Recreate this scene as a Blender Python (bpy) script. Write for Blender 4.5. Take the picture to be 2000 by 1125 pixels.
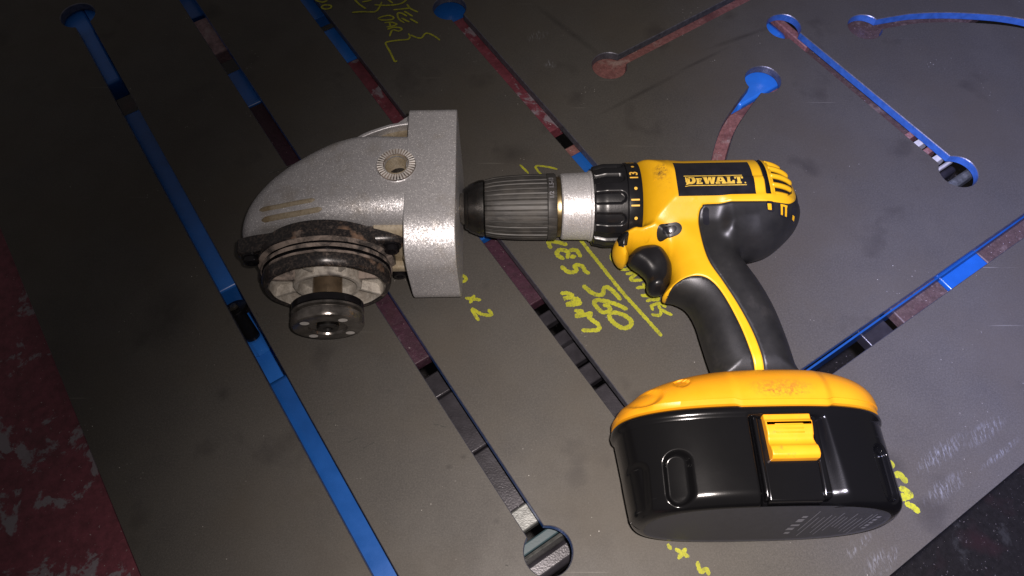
import bpy, bmesh, math, random
import numpy as np
from mathutils import Vector, Matrix
from mathutils.geometry import delaunay_2d_cdt
from mathutils.bvhtree import BVHTree

random.seed(7); rng = np.random.default_rng(7)
S = bpy.context.scene
for o in list(bpy.data.objects): bpy.data.objects.remove(o)
R = math.radians

# ------------------------------------------------------------------ camera, light, exposure
F, CAMH, ELEV = 1450.0, 0.46, R(62.2)          # phone lens, 46 cm above the plate, looking down 62 degrees
cam = bpy.data.cameras.new('Camera'); camo = bpy.data.objects.new('Camera', cam)
S.collection.objects.link(camo); S.camera = camo
cam.sensor_width = 36; cam.lens = 36 * F / 2000; cam.clip_start = 0.01; cam.clip_end = 50
camo.location = (0, 0, CAMH); camo.rotation_euler = (R(90) - ELEV, 0, 0)

W = bpy.data.worlds.new('World'); S.world = W; W.use_nodes = True
W.node_tree.nodes['Background'].inputs[0].default_value = (1.0, 0.90, 0.88, 1)
W.node_tree.nodes['Background'].inputs[1].default_value = 0.095

def spot(name, loc, target, power, size, blend, col, rad):
    l = bpy.data.lights.new(name, 'SPOT'); l.energy = power; l.spot_size = R(size); l.spot_blend = blend
    l.color = col; l.shadow_soft_size = rad
    o = bpy.data.objects.new(name, l); S.collection.objects.link(o); o.location = loc
    o.rotation_euler = (Vector(target) - Vector(loc)).to_track_quat('-Z', 'Y').to_euler(); return o
def area(name, loc, target, power, sx, sy, col):
    l = bpy.data.lights.new(name, 'AREA'); l.shape = 'RECTANGLE'; l.size = sx; l.size_y = sy; l.energy = power; l.color = col
    o = bpy.data.objects.new(name, l); S.collection.objects.link(o); o.location = loc
    o.rotation_euler = (Vector(target) - Vector(loc)).to_track_quat('-Z', 'Y').to_euler(); return o
FL = (0.013, 0.012, CAMH + 0.004)                # phone flash beside the lens
spot('phone_flash_warm', FL, (0.406, -0.013, 0), 25.0, 154, 1.0, (1.0, 0.89, 0.83), 0.004)
spot('added_cool_spot', (FL[0] + 0.004, FL[1], FL[2]), (0.99, 0.416, 0), 50.0, 102, 1.0, (0.34, 0.41, 1.0), 0.004)  # added blue spot, imitates the lens's colour shading on the right

S.view_settings.view_transform = 'Standard'; S.view_settings.look = 'None'
S.view_settings.exposure = 0.0; S.view_settings.gamma = 1.0
S.render.engine = 'CYCLES'

# ------------------------------------------------------------------ helpers
def ray(px, py):
    x = (px - 1000) / F; y = -(py - 562.5) / F
    return np.array([x, math.cos(ELEV) + y * math.sin(ELEV), -math.sin(ELEV) + y * math.cos(ELEV)])
def at(px, py, z=0.0):
    r = ray(px, py); t = (z - CAMH) / r[2]
    return np.array([0, 0, CAMH]) + r * t
D1 = np.array([math.cos(R(-56.4)), math.sin(R(-56.4)), 0]); D2 = np.array([-D1[1], D1[0], 0])
def ab(px, py, z=0.0):
    p = at(px, py, z); return (p @ D1, p @ D2)
def AB(a, b, z=0.0):
    p = D1 * a + D2 * b; return (p[0], p[1], z)

def link(o, parent=None):
    S.collection.objects.link(o)
    if parent is not None: o.parent = parent
    return o
def mesh(name, verts, faces, mat=None, parent=None, smooth=False, mats=None, fmat=None):
    me = bpy.data.meshes.new(name)
    me.from_pydata([tuple(map(float, v)) for v in verts], [], [tuple(int(i) for i in f) for f in faces])
    for m in (mats or [mat]): me.materials.append(m)
    if fmat is not None: me.polygons.foreach_set('material_index', np.asarray(fmat, dtype=np.int32))
    if smooth: me.polygons.foreach_set('use_smooth', [True] * len(me.polygons))
    me.update()
    return link(bpy.data.objects.new(name, me), parent)
def fixn(o):
    bm = bmesh.new(); bm.from_mesh(o.data); bmesh.ops.remove_doubles(bm, verts=bm.verts, dist=1e-6)
    bmesh.ops.recalc_face_normals(bm, faces=bm.faces); bm.to_mesh(o.data); bm.free(); return o
def bevel(o, w, seg=2, ang=35):
    m = o.modifiers.new('bevel', 'BEVEL'); m.width = w; m.segments = seg; m.limit_method = 'ANGLE'; m.angle_limit = R(ang)
    m.harden_normals = False
    return o
def autosmooth(o, ang=40):
    bm = bmesh.new(); bm.from_mesh(o.data)
    for f in bm.faces: f.smooth = True
    for e in bm.edges:
        if len(e.link_faces) == 2 and e.calc_face_angle(0) > R(ang): e.smooth = False
    bm.to_mesh(o.data); bm.free(); return o
def tag(o, label, cat=None, group=None):
    o['label'] = label
    if cat: o['category'] = cat
    if group: o['group'] = group
    return o
def structure(o): o['kind'] = 'structure'; return o

def densify(loop, pitch):
    out = []
    n = len(loop)
    for i in range(n):
        a = np.array(loop[i], float); b = np.array(loop[(i + 1) % n], float)
        k = max(1, int(np.linalg.norm(b - a) / pitch))
        for j in range(k): out.append(a + (b - a) * j / k)
    return out
def smooth_loop(pts, per=6, closed=True):
    P = [np.array(p, float) for p in pts]; n = len(P); out = []
    rngi = range(n) if closed else range(n - 1)
    for i in rngi:
        p0 = P[(i - 1) % n] if closed or i > 0 else P[0]; p1 = P[i]; p2 = P[(i + 1) % n]
        p3 = P[(i + 2) % n] if closed or i + 2 < n else P[-1]
        for k in range(per):
            t = k / per
            out.append(.5 * ((2 * p1) + (-p0 + p2) * t + (2 * p0 - 5 * p1 + 4 * p2 - p3) * t * t + (-p0 + 3 * p1 - 3 * p2 + p3) * t ** 3))
    if not closed: out.append(P[-1])
    return out
def inside(P, loops):
    P = np.asarray(P, float); c = np.zeros(len(P), bool)
    for L in loops:
        L = np.asarray(L, float); x0, y0 = L[:, 0], L[:, 1]; x1, y1 = np.roll(x0, -1), np.roll(y0, -1)
        for i in range(len(L)):
            cond = (y0[i] > P[:, 1]) != (y1[i] > P[:, 1])
            if y1[i] != y0[i]:
                c ^= cond & (P[:, 0] < (x1[i] - x0[i]) * (P[:, 1] - y0[i]) / (y1[i] - y0[i]) + x0[i])
    return c
def dist(P, L, closed=True):
    P = np.asarray(P, float); L = np.asarray(L, float)
    A = L if closed else L[:-1]; B = np.roll(L, -1, 0) if closed else L[1:]
    d = np.full(len(P), 1e9)
    for a, b in zip(A, B):
        ab_ = b - a; q = ab_ @ ab_
        t = np.clip(((P - a) @ ab_) / (q if q > 0 else 1), 0, 1)
        d = np.minimum(d, np.linalg.norm(P - (a + t[:, None] * ab_), axis=1))
    return d
def cdt(loops, inner=None, seams=(), eps=1e-6):
    V, Ed = [], []
    for L in loops:
        s = len(V); V += [tuple(p) for p in L]; Ed += [(s + i, s + (i + 1) % len(L)) for i in range(len(L))]
    for L in seams:
        s = len(V); V += [tuple(p) for p in L]; Ed += [(s + i, s + i + 1) for i in range(len(L) - 1)]
    if inner is not None: V += [tuple(p) for p in inner]
    v, e, f, *_ = delaunay_2d_cdt([Vector((float(a), float(b))) for a, b in V], Ed, [], 0, eps)
    v = np.array([(p.x, p.y) for p in v]); f = [t for t in f]
    cen = np.array([v[list(t)].mean(0) for t in f]); k = inside(cen, loops)
    return v, [t for t, kk in zip(f, k) if kk]
def grid_in(loops, pitch, margin):
    L = np.vstack([np.asarray(l) for l in loops]); lo, hi = L.min(0), L.max(0)
    gx, gy = np.meshgrid(np.arange(lo[0], hi[0], pitch), np.arange(lo[1], hi[1], pitch))
    gx[1::2] += pitch / 2
    P = np.c_[gx.ravel(), gy.ravel()]; P = P[inside(P, loops)]
    for l in loops: P = P[dist(P, l) > margin]
    return P
def lathe(name, prof, mat, parent, frame, seg=96, disp=None, caps=True, smooth=True, ang=35):
    """prof: list of (s, r) in mm along the frame's axis; frame(s, x, y) -> xyz"""
    V, Fc = [], []
    n = len(prof)
    for i, (s, r) in enumerate(prof):
        for j in range(seg):
            th = 2 * math.pi * j / seg
            rr = r + (disp(s, th, r) if disp else 0)
            V.append(frame(s, rr * math.sin(th), rr * math.cos(th)))
    for i in range(n - 1):
        for j in range(seg):
            k = (j + 1) % seg
            Fc.append((i * seg + j, i * seg + k, (i + 1) * seg + k, (i + 1) * seg + j))
    if caps:
        Fc.append(tuple(range(seg))[::-1]); Fc.append(tuple((n - 1) * seg + j for j in range(seg)))
    o = mesh(name, V, Fc, mat, parent, smooth); fixn(o); autosmooth(o, ang); return o
def box(name, lo, hi, mat, parent, fr, bev=0.0, seg=2):
    V = [fr(x, y, z) for z in (lo[2], hi[2]) for y in (lo[1], hi[1]) for x in (lo[0], hi[0])]
    Fc = [(0, 2, 3, 1), (4, 5, 7, 6), (0, 1, 5, 4), (2, 6, 7, 3), (0, 4, 6, 2), (1, 3, 7, 5)]
    o = mesh(name, V, Fc, mat, parent); fixn(o)
    if bev: bevel(o, bev, seg); autosmooth(o, 60)
    return o
def sst(x, a, b):
    t = np.clip((x - a) / (b - a), 0, 1); return t * t * (3 - 2 * t)

# ------------------------------------------------------------------ materials
class NT:
    def __init__(s, name):
        s.m = bpy.data.materials.new(name); s.m.use_nodes = True; s.t = s.m.node_tree; s.t.nodes.clear()
        s.out = s.n('ShaderNodeOutputMaterial'); s.b = s.n('ShaderNodeBsdfPrincipled'); s.l(s.b.outputs[0], s.out.inputs[0])
        s.co = s.n('ShaderNodeTexCoord').outputs['Object']
    def n(s, k): return s.t.nodes.new(k)
    def l(s, a, b): s.t.links.new(a, b)
    def set(s, **k):
        for kk, v in k.items():
            i = s.b.inputs[kk.replace('_', ' ')]
            if hasattr(v, 'links'): s.l(v, i)
            else: i.default_value = v if not isinstance(v, tuple) else (*v, 1)
        return s
    def noise(s, scale, detail=4, rough=.55, vec=None, dist=0.0):
        n = s.n('ShaderNodeTexNoise'); n.inputs['Scale'].default_value = scale; n.inputs['Detail'].default_value = detail
        n.inputs['Roughness'].default_value = rough; n.inputs['Distortion'].default_value = dist
        s.l(vec or s.co, n.inputs['Vector']); return n.outputs['Fac']
    def voro(s, scale, out='Distance', vec=None):
        n = s.n('ShaderNodeTexVoronoi'); n.inputs['Scale'].default_value = scale; s.l(vec or s.co, n.inputs['Vector']); return n.outputs[out]
    def ramp(s, fac, *stops):
        r = s.n('ShaderNodeValToRGB'); e = r.color_ramp.elements
        while len(e) < len(stops): e.new(.5)
        for el, (p, c) in zip(e, stops):
            el.position = p; el.color = (*c, 1) if isinstance(c, tuple) else (c, c, c, 1)
        s.l(fac, r.inputs[0]); return r.outputs[0]
    def mix(s, fac, a, b, mode='MIX'):
        m = s.n('ShaderNodeMix'); m.data_type = 'RGBA'; m.blend_type = mode
        for v, i in ((fac, 0), (a, 6), (b, 7)):
            if hasattr(v, 'links'): s.l(v, m.inputs[i])
            else: m.inputs[i].default_value = v if not isinstance(v, tuple) else (*v, 1)
        return m.outputs[2]
    def math(s, op, a, b=0.0, c=0.0):
        m = s.n('ShaderNodeMath'); m.operation = op
        for v, i in ((a, 0), (b, 1), (c, 2)):
            if hasattr(v, 'links'): s.l(v, m.inputs[i])
            else: m.inputs[i].default_value = v
        return m.outputs[0]
    def bump(s, h, strength=.3, d=.0005, normal=None):
        b = s.n('ShaderNodeBump'); b.inputs['Strength'].default_value = strength; b.inputs['Distance'].default_value = d
        s.l(h, b.inputs['Height'])
        if normal is not None: s.l(normal, b.inputs['Normal'])
        s.l(b.outputs[0], s.b.inputs['Normal']); return b.outputs[0]
    def mapv(s, loc=(0, 0, 0), rot=(0, 0, 0), scale=(1, 1, 1), vec=None):
        m = s.n('ShaderNodeMapping'); m.inputs[1].default_value = loc; m.inputs[2].default_value = rot; m.inputs[3].default_value = scale
        s.l(vec or s.co, m.inputs[0]); return m.outputs[0]

def plain(name, col, rough=.5, metal=0.0, spec=.5, var=.12, scale=120, bump=.0, bscale=800):
    t = NT(name); f = t.noise(scale, 5)
    lo = tuple(c * (1 - var) for c in col); hi = tuple(min(1, c * (1 + var)) for c in col)
    t.set(Base_Color=t.ramp(f, (.3, lo), (.7, hi)), Roughness=t.math('MULTIPLY_ADD', f, .16, rough - .08), Metallic=metal, Specular_IOR_Level=spec)
    if bump: t.bump(t.noise(bscale, 2), bump, .0004)
    return t.m

def steel_plate_mat():
    t = NT('mill_scale_steel')
    big = t.noise(7, 5, .6); mid = t.noise(38, 6, .65); fine = t.noise(900, 3, .7); grit = t.noise(2600, 2, .6)
    c = t.mix(t.ramp(big, (.35, 0.0), (.68, 1.0)), (.055, .0515, .0465), (.071, .0665, .060))
    c = t.mix(t.ramp(mid, (.42, 0.0), (.75, .55)), c, (.041, .039, .038))
    c = t.mix(t.ramp(fine, (.42, 0.0), (.72, .75)), c, (.090, .084, .077))
    c = t.mix(t.ramp(grit, (.35, .5), (.52, 0.0)), c, (.026, .025, .024))
    c = t.mix(t.ramp(t.noise(11, 5, .6, t.mapv((.7, .2, 0))), (.42, 0.0), (.68, .5)), c, (.060, .051, .039))
    # dark oily blotches
    ob = t.noise(23, 3, .5, t.mapv((.37, .11, 0)))
    c = t.mix(t.ramp(ob, (.63, 0.0), (.75, .55)), c, (.026, .023, .022))
    # pale metal dust specks
    sp = t.voro(330); sel = t.noise(30, 3, .6, t.mapv((.2, .5, 0)))
    dust = t.math('MULTIPLY', t.ramp(sp, (.07, 1.0), (.12, 0.0)), t.ramp(sel, (.60, 0.0), (.68, .8)))
    c = t.mix(dust, c, (.5, .48, .45))
    # short hairline scratches along two directions
    for rot, sd, off in ((R(24), 90, .1), (R(-52), 70, .7), (R(35), 60, .4)):
        v = t.mapv((off, off, 0), (0, 0, rot), (9, 420, 1))
        sc = t.noise(1.0, 2, .5, v); msk = t.noise(9, 3, .6, t.mapv((off * 3, 0, 0)))
        k = t.math('MULTIPLY', t.ramp(sc, (.735, 0.0), (.77, .6)), t.ramp(msk, (.50, 0.0), (.62, 1.0)))
        c = t.mix(k, c, (.20, .19, .17))
    geo0 = t.n('ShaderNodeNewGeometry').outputs['Position']; dk = None
    for px, py, rx, ry, ang in ((1255, 180, .052, .0028, 33), (1370, 118, .034, .0022, 31), (1450, 72, .040, .0030, 24), (435, 770, .006, .006, 0), (1110, 60, .05, .004, -48), (820, 330, .05, .006, -56), (1000, 300, .018, .012, 0), (1745, 912, .010, .012, 0),
                                (905, 892, .0028, .002, 0), (970, 1018, .0025, .002, 0), (877, 912, .003, .002, 0), (1600, 985, .03, .004, 30), (330, 610, .022, .03, 0)):
        p = at(px, py); v = t.n('ShaderNodeMapping'); v.vector_type = 'TEXTURE'
        v.inputs[1].default_value = (p[0], p[1], 0); v.inputs[2].default_value = (0, 0, R(ang)); v.inputs[3].default_value = (rx, ry, 1)
        t.l(geo0, v.inputs[0]); ln = t.n('ShaderNodeVectorMath'); ln.operation = 'LENGTH'; t.l(v.outputs[0], ln.inputs[0])
        k = t.ramp(ln.outputs['Value'], (.0, .62), (1.0, 0.0)); dk = k if dk is None else t.math('MAXIMUM', dk, k)
    c = t.mix(t.math('MULTIPLY', dk, t.ramp(t.noise(90, 4, .6), (.3, .5), (.6, 1.0))), c, (.020, .018, .017))
    # chalky scuffs near the corner of the plate (positions on the plate in metres)
    geo = t.n('ShaderNodeNewGeometry').outputs['Position']
    stre = t.noise(1.0, 4, .7, t.mapv((0, 0, 0), (0, 0, R(40)), (700, 160, 1), geo))
    stre = t.ramp(stre, (.50, 0.0), (.62, 1.0))
    tot = None
    for px, py, rx, ry, ang in ((1665, 1072, .0070, .0040, 58), (1690, 1058, .0070, .0035, 55), (1712, 1100, .011, .0065, 50), (1740, 1090, .010, .004, 52),
                                (1845, 955, .020, .0065, 32), (1838, 885, .026, .0065, 32), (1925, 842, .020, .006, 33), (1955, 885, .022, .0025, 33),
                                (1075, 125, .006, .006, 0), (1050, 70, .012, .006, 30)):
        p = at(px, py)
        v = t.n('ShaderNodeMapping'); v.vector_type = 'TEXTURE'
        v.inputs[1].default_value = (p[0], p[1], 0); v.inputs[2].default_value = (0, 0, R(ang)); v.inputs[3].default_value = (rx, ry, 1)
        t.l(geo, v.inputs[0]); ln = t.n('ShaderNodeVectorMath'); ln.operation = 'LENGTH'; t.l(v.outputs[0], ln.inputs[0])
        k = t.ramp(ln.outputs['Value'], (.2, .8), (1.0, 0.0))
        tot = k if tot is None else t.math('MAXIMUM', tot, k)
    c = t.mix(t.math('MULTIPLY', tot, stre), c, (.16, .165, .18))
    t.set(Base_Color=c, Metallic=0.0, Roughness=t.math('MULTIPLY_ADD', mid, .25, .45), Specular_IOR_Level=.25)
    t.bump(t.math('ADD', t.math('MULTIPLY', fine, .6), t.math('MULTIPLY', grit, .5)), .22, .0003)
    return t.m
def flake(name, scale=2500):
    t = NT(name)
    col = t.voro(scale, 'Color'); col2 = t.voro(scale * .55, 'Color', t.mapv((.3, .2, .1)))
    nrm = t.n('ShaderNodeNewGeometry').outputs['Normal']
    def vm(op, a, b, sc=None):
        m = t.n('ShaderNodeVectorMath'); m.operation = op
        for v, i in ((a, 0), (b, 1)):
            if v is None: continue
            if hasattr(v, 'links'): t.l(v, m.inputs[i])
            else: m.inputs[i].default_value = v
        if sc is not None: m.inputs['Scale'].default_value = sc
        return m.outputs[0]
    d = vm('SCALE', vm('SUBTRACT', col, (.5, .5, .5)), None, .22)
    d2 = vm('SCALE', vm('SUBTRACT', col2, (.5, .5, .5)), None, .12)
    nn = vm('NORMALIZE', vm('ADD', vm('ADD', nrm, d), d2), None)
    bw = t.n('ShaderNodeSeparateColor'); t.l(col, bw.inputs[0])
    base = t.ramp(bw.outputs[0], (.0, (.48, .475, .49)), (.5, (.54, .535, .55)), (.93, (.58, .575, .59)), (.975, (1.0, .99, .98)))  # near-white cells are sparkle glints painted into the base colour
    grime = t.noise(42, 6, .65)
    base = t.mix(t.ramp(grime, (.55, 0.0), (.75, .55)), base, (.33, .28, .21))
    t.l(nn, t.b.inputs['Normal'])
    t.set(Base_Color=base, Metallic=.55, Roughness=.43, Specular_IOR_Level=.5)
    return t.m
def dirty(name, paint, dust, bare, lo=.46, hi=.60, scale=55, rough=.42, metal=0.0):
    t = NT(name)
    f = t.noise(scale, 6, .68, None, .6); g = t.noise(scale * .45, 4, .6, t.mapv((.3, .7, .1)))
    c = t.mix(t.ramp(f, (lo, 0.0), (hi, 1.0)), paint, dust)
    c = t.mix(t.ramp(g, (.60, 0.0), (.68, .9)), c, bare)
    fine = t.noise(700, 3)
    c = t.mix(t.ramp(fine, (.45, 0.0), (.75, .5)), c, tuple(x * .45 for x in dust))
    t.set(Base_Color=c, Roughness=t.math('MULTIPLY_ADD', t.ramp(f, (lo, 0.0), (hi, 1.0)), .4, rough), Metallic=metal)
    t.bump(t.math('ADD', f, t.math('MULTIPLY', fine, .3)), .25, .0004)
    return t.m
def yellow_mat(name='yellow_nylon', g=1.0):
    t = NT(name)
    big = t.noise(30, 5, .6); smear = t.noise(120, 6, .7, None, .5); fine = t.noise(1400, 2)
    c = t.ramp(big, (.3, (.58, .305 * g, .006)), (.7, (.67, .365 * g, .008)))
    g = t.math('MULTIPLY', t.ramp(smear, (.60, 0.0), (.78, .8)), t.ramp(t.noise(28, 3, .5, t.mapv((.5, .3, .2))), (.50, 0.0), (.62, 1.0)))
    c = t.mix(g, c, (.12, .065, .02))
    for (cu, cv, cw), (ru, rv, rw), lo, col in (((13, -10, 27), (6.5, 8, 8), .47, (.045, .030, .020)), ((10, -6, 28), (11, 15, 8), .55, (.30, .13, .02)), ((57, 147, 37), (24, 7, 9), .44, (.16, .085, .018)), ((57, 150, 39), (20, 4, 8), .50, (.09, .05, .015)),
                                                  ((0, 33, 21), (9, 8, 8), .58, (.20, .06, .03)), ((12, 8, 28), (12, 16, 8), .62, (.25, .12, .02))):
        v = t.n('ShaderNodeMapping'); v.vector_type = 'TEXTURE'
        v.inputs[1].default_value = (cu / 1000, -cv / 1000, cw / 1000 + .040); v.inputs[3].default_value = (ru / 1000, rv / 1000, rw / 1000)
        t.l(t.co, v.inputs[0]); ln = t.n('ShaderNodeVectorMath'); ln.operation = 'LENGTH'; t.l(v.outputs[0], ln.inputs[0])
        k = t.math('MULTIPLY', t.ramp(ln.outputs['Value'], (.45, 1.0), (1.0, 0.0)), t.ramp(t.noise(520, 6, .75, t.mapv((cu * .1, 0, 0)), .2), (lo - .03, 0.0), (lo + .16, .9)))
        c = t.mix(k, c, col)
    t.set(Base_Color=c, Roughness=t.math('MULTIPLY_ADD', smear, .2, .30), Specular_IOR_Level=.45)
    t.bump(fine, .10, .0003); return t.m
def rubber_mat():
    t = NT('black_rubber')
    f = t.noise(45, 6, .65); c = t.ramp(f, (.35, (.0075, .0075, .0078)), (.60, (.013, .0127, .012)), (.82, (.034, .031, .028)))
    t.set(Base_Color=c, Roughness=t.math('MULTIPLY_ADD', f, .22, .33), Specular_IOR_Level=.5)
    t.bump(t.noise(1500, 2), .12, .0003); return t.m
def sleeve_mat():
    t = NT('worn_grey_chuck_sleeve')
    st = t.noise(1.0, 6, .7, t.mapv((0, 0, 0), (0, 0, 0), (60, 420, 420))); b = t.noise(60, 5, .65)
    c = t.ramp(st, (.30, (.016, .0155, .015)), (.55, (.036, .0345, .033)), (.75, (.09, .086, .08)))
    c = t.mix(t.ramp(b, (.45, 0.0), (.70, .7)), c, (.065, .060, .053))
    t.set(Base_Color=c, Roughness=t.math('MULTIPLY_ADD', b, .25, .38), Specular_IOR_Level=.45); t.bump(st, .25, .0003); return t.m
def marker_mat():
    t = NT('yellow_marker_paint')
    a = t.noise(320, 5, .7); b = t.noise(1500, 3, .7); g = t.noise(60, 3)
    c = t.ramp(g, (.35, (.24, .245, .014)), (.65, (.35, .355, .018)))
    c = t.mix(t.ramp(a, (.52, 0.0), (.70, .75)), c, (.075, .070, .030)); c = t.mix(t.ramp(b, (.52, 0.0), (.66, .6)), c, (.06, .057, .045))
    t.set(Base_Color=c, Roughness=.6, Specular_IOR_Level=.3); t.bump(b, .4, .0003); return t.m
def battery_mat():
    t = NT('black_battery_plastic')
    f = t.noise(60, 5); sc = t.noise(1.0, 2, .5, t.mapv((.2, 0, 0), (0, 0, R(20)), (30, 500, 40)))
    c = t.mix(t.ramp(sc, (.72, 0.0), (.78, .5)), (.0030, .0030, .0034), (.05, .05, .05))
    t.set(Base_Color=c, Roughness=t.math('MULTIPLY_ADD', f, .06, .155), Specular_IOR_Level=.42)
    t.bump(t.noise(1800, 2), .06, .0003); return t.m
def red_mat(name, a=(.145, .036, .050), patch=(.22, .20, .23), lo=.56, hi=.60, scale=26, seed=0.0):
    t = NT(name)
    f = t.noise(scale, 8, .66, t.mapv((seed, seed * 2, 0)), .3); g = t.noise(scale * 5, 6, .7, t.mapv((.4 + seed, 0, 0)))
    h = t.noise(scale * .8, 3, .5, t.mapv((.9, .1 + seed, 0)))
    c = t.ramp(g, (.35, tuple(x * .7 for x in a)), (.65, tuple(x * 1.25 for x in a)))
    c = t.mix(t.ramp(f, (lo, 0.0), (hi, .85)), c, patch)
    sp = t.ramp(t.noise(scale * 11, 4, .7), (.66, 0.0), (.70, .8)); c = t.mix(sp, c, (.45, .40, .40))
    c = t.mix(t.ramp(h, (.55, 0.0), (.75, .6)), c, (.05, .02, .025))
    t.set(Base_Color=c, Roughness=.5, Specular_IOR_Level=.4); t.bump(t.math('ADD', f, g), .5, .001); return t.m

M = dict(
    plate=steel_plate_mat(),
    cut=plain('cut_steel_edge', (.13, .13, .16), .38, .6, .5, .3, 300, .2),
    cutblue=plain('blue_reflection_cut_edge', (.040, .12, .38), .30, .25, .5, .2, 200, .1),  # reflected blue on the cut steel, put into its base colour
    blue=plain('blue_enamel', (.010, .085, .34), .26, 0.0, .5, .12, 60, .05),
    blue3=plain('bright_blue_enamel', (.022, .15, .56), .30, 0.0, .5, .12, 60, .05),
    blue2=plain('darker_blue_enamel', (.009, .060, .22), .34, 0.0, .5, .15, 60, .05),
    red=red_mat('worn_red_paint'), redf=red_mat('flaking_red_paint', (.15, .036, .052), (.22, .21, .235), .560, .590, 32, .31),
    rust=red_mat('rusty_red_steel', (.19, .085, .080), (.30, .22, .20), .55, .66, 60, .6),
    pink=red_mat('pale_pink_primer', (.46, .30, .31), (.55, .45, .45), .55, .66, 60, .2),
    rust2=red_mat('dull_brown_rust', (.075, .048, .044), (.15, .11, .10), .55, .66, 60, .6),
    dark=plain('dark_scaled_steel', (.030, .028, .034), .32, .3, .5, .35, 60, .3),
    purple=red_mat('dark_maroon_paint', (.040, .014, .026), (.12, .11, .12), .64, .70, 45, .9),
    grey=plain('grey_steel', (.14, .145, .14), .45, .5, .5, .4, 260, .4),
    teal=plain('dull_teal_paint', (.03, .055, .065), .5, 0, .4, .2, 80, .1),
    floor=red_mat('dark_floor', (.020, .018, .019), (.055, .055, .056), .62, .70, 30, .15),
    marker=marker_mat(),
    yellow=yellow_mat(), orange=yellow_mat('orange_yellow_nylon', .76), rubber=rubber_mat(), battery=battery_mat(),
    black=plain('black_plastic', (.007, .007, .0085), .30, 0, .4, .2, 90, .08),
    label=plain('black_label', (.010, .010, .013), .22, 0, .5, .3, 90),
    gold=plain('label_yellow_print', (.52, .34, .045), .45, 0, .4, .25, 300),
    white=plain('pale_print', (.17, .17, .185), .55, 0, .4, .15, 300),
    num=plain('yellow_number_print', (.72, .42, .06), .5, 0, .4, .15, 300),
    battend=plain('textured_black_plastic', (.034, .034, .040), .62, 0, .5, .12, 400, .3, 1500),
    sleeve=sleeve_mat(),
    sleeve_edge=plain('worn_sleeve_edge', (.16, .155, .15), .5, 0, .5, .3, 80),
    chrome=plain('dark_polished_steel', (.13, .125, .12), .24, 1.0, .5, .35, 150),
    brass=plain('brassy_steel', (.30, .23, .12), .35, 1.0, .5, .3, 150),
    collar=flake('silver_collar', 3000), alu=flake('sparkling_cast_aluminium'),
    inner=dirty('grimy_bare_casting', (.33, .28, .20), (.22, .17, .10), (.42, .20, .12), .45, .62, 60, .45),
    serr=plain('bright_serrated_aluminium', (.72, .70, .67), .38, .3, .5, .15, 200),
    iron=dirty('dusty_black_casting', (.014, .013, .014), (.27, .21, .175), (.24, .15, .10), .57, .74, 90, .28),
    iron2=dirty('dust_caked_casting', (.05, .045, .043), (.30, .245, .21), (.20, .16, .14), .42, .58, 70, .42),
    cream=dirty('pale_dusty_casting', (.48, .45, .40), (.30, .27, .23), (.10, .09, .085), .46, .62, 75, .45),
    shaft=plain('tan_ground_steel', (.36, .27, .18), .35, .8, .5, .35, 90, .2),
    nut=plain('dark_oily_steel', (.20, .185, .17), .24, .85, .5, .5, 120, .25, 500),
    blackmetal=plain('black_oxide_steel', (.014, .013, .015), .2, .5, .5, .3, 100),
)

# ------------------------------------------------------------------ the ground far below
fl = mesh('floor', [(-4, -4, -.42), (4, -4, -.42), (4, 4, -.42), (-4, 4, -.42)], [(0, 1, 2, 3)], M['floor']); structure(fl)

# ------------------------------------------------------------------ steel plate with keyhole slots
TH = .0066
def keyhole(center, hw, ends):
    """outline round a centre line (list of (a,b)), half width hw, ends = (radius or None at start, at end)"""
    Cn = [np.array(p, float) for p in center]
    def nrm(i):
        d = Cn[min(i + 1, len(Cn) - 1)] - Cn[max(i - 1, 0)]; d /= np.linalg.norm(d); return np.array([-d[1], d[0]]), d
    def arc(c, d, r):           # circle round c, open towards d
        k = math.asin(hw / r); base = math.atan2(d[1], d[0]); n = 40
        return [c + r * np.array([math.cos(base + k + (2 * math.pi - 2 * k) * i / n), math.sin(base + k + (2 * math.pi - 2 * k) * i / n)]) for i in range(n + 1)]
    left, right = [], []
    for i, p in enumerate(Cn):
        n, d = nrm(i)
        left.append(p + n * hw); right.append(p - n * hw)
    if ends[0]:
        d = nrm(0)[1]; s = arc(Cn[0], d, ends[0]); skip = math.sqrt(ends[0] ** 2 - hw ** 2)
        left = [q for q, p in zip(left, Cn) if np.linalg.norm(p - Cn[0]) > skip]; right = [q for q, p in zip(right, Cn) if np.linalg.norm(p - Cn[0]) > skip]
    else: s = []
    cl = [p for p in Cn if not ends[0] or np.linalg.norm(p - Cn[0]) > math.sqrt(ends[0] ** 2 - hw ** 2)]
    if ends[1]:
        d = -nrm(len(Cn) - 1)[1]; e = arc(Cn[-1], d, ends[1]); skip = math.sqrt(ends[1] ** 2 - hw ** 2)
        left = [q for q, p in zip(left, cl) if np.linalg.norm(p - Cn[-1]) > skip]; right = [q for q, p in zip(right, cl) if np.linalg.norm(p - Cn[-1]) > skip]
    else: e = []
    # s runs counter-clockwise from the left-of-centreline side to the right side
    return s + right + e + left[::-1]
def mid(lst): return [tuple((np.array(ab(*p)) + np.array(ab(*q))) / 2) for p, q in lst]
rH = .0150
curveB = [ab(1490.5, 155)] + mid([((1458, 172), (1487, 184)), ((1436, 205.6), (1458.6, 217.7)), ((1407, 248), (1437, 257)), ((1387.5, 311), (1421, 311)), ((1380, 370), (1413, 368))])
curveB = [tuple(p) for p in smooth_loop(curveB, 6, False)]
curveG = [ab(1690, 52)] + mid([((1740, 32), (1760, 50)), ((1787.6, 25), (1809, 44.5)), ((1862, 22), (1898, 46)), ((1980, 32), (1980, 53))]) + [ab(2070, 66), ab(2160, 100)]
curveG = [tuple(p) for p in smooth_loop(curveG, 6, False)]
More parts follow.
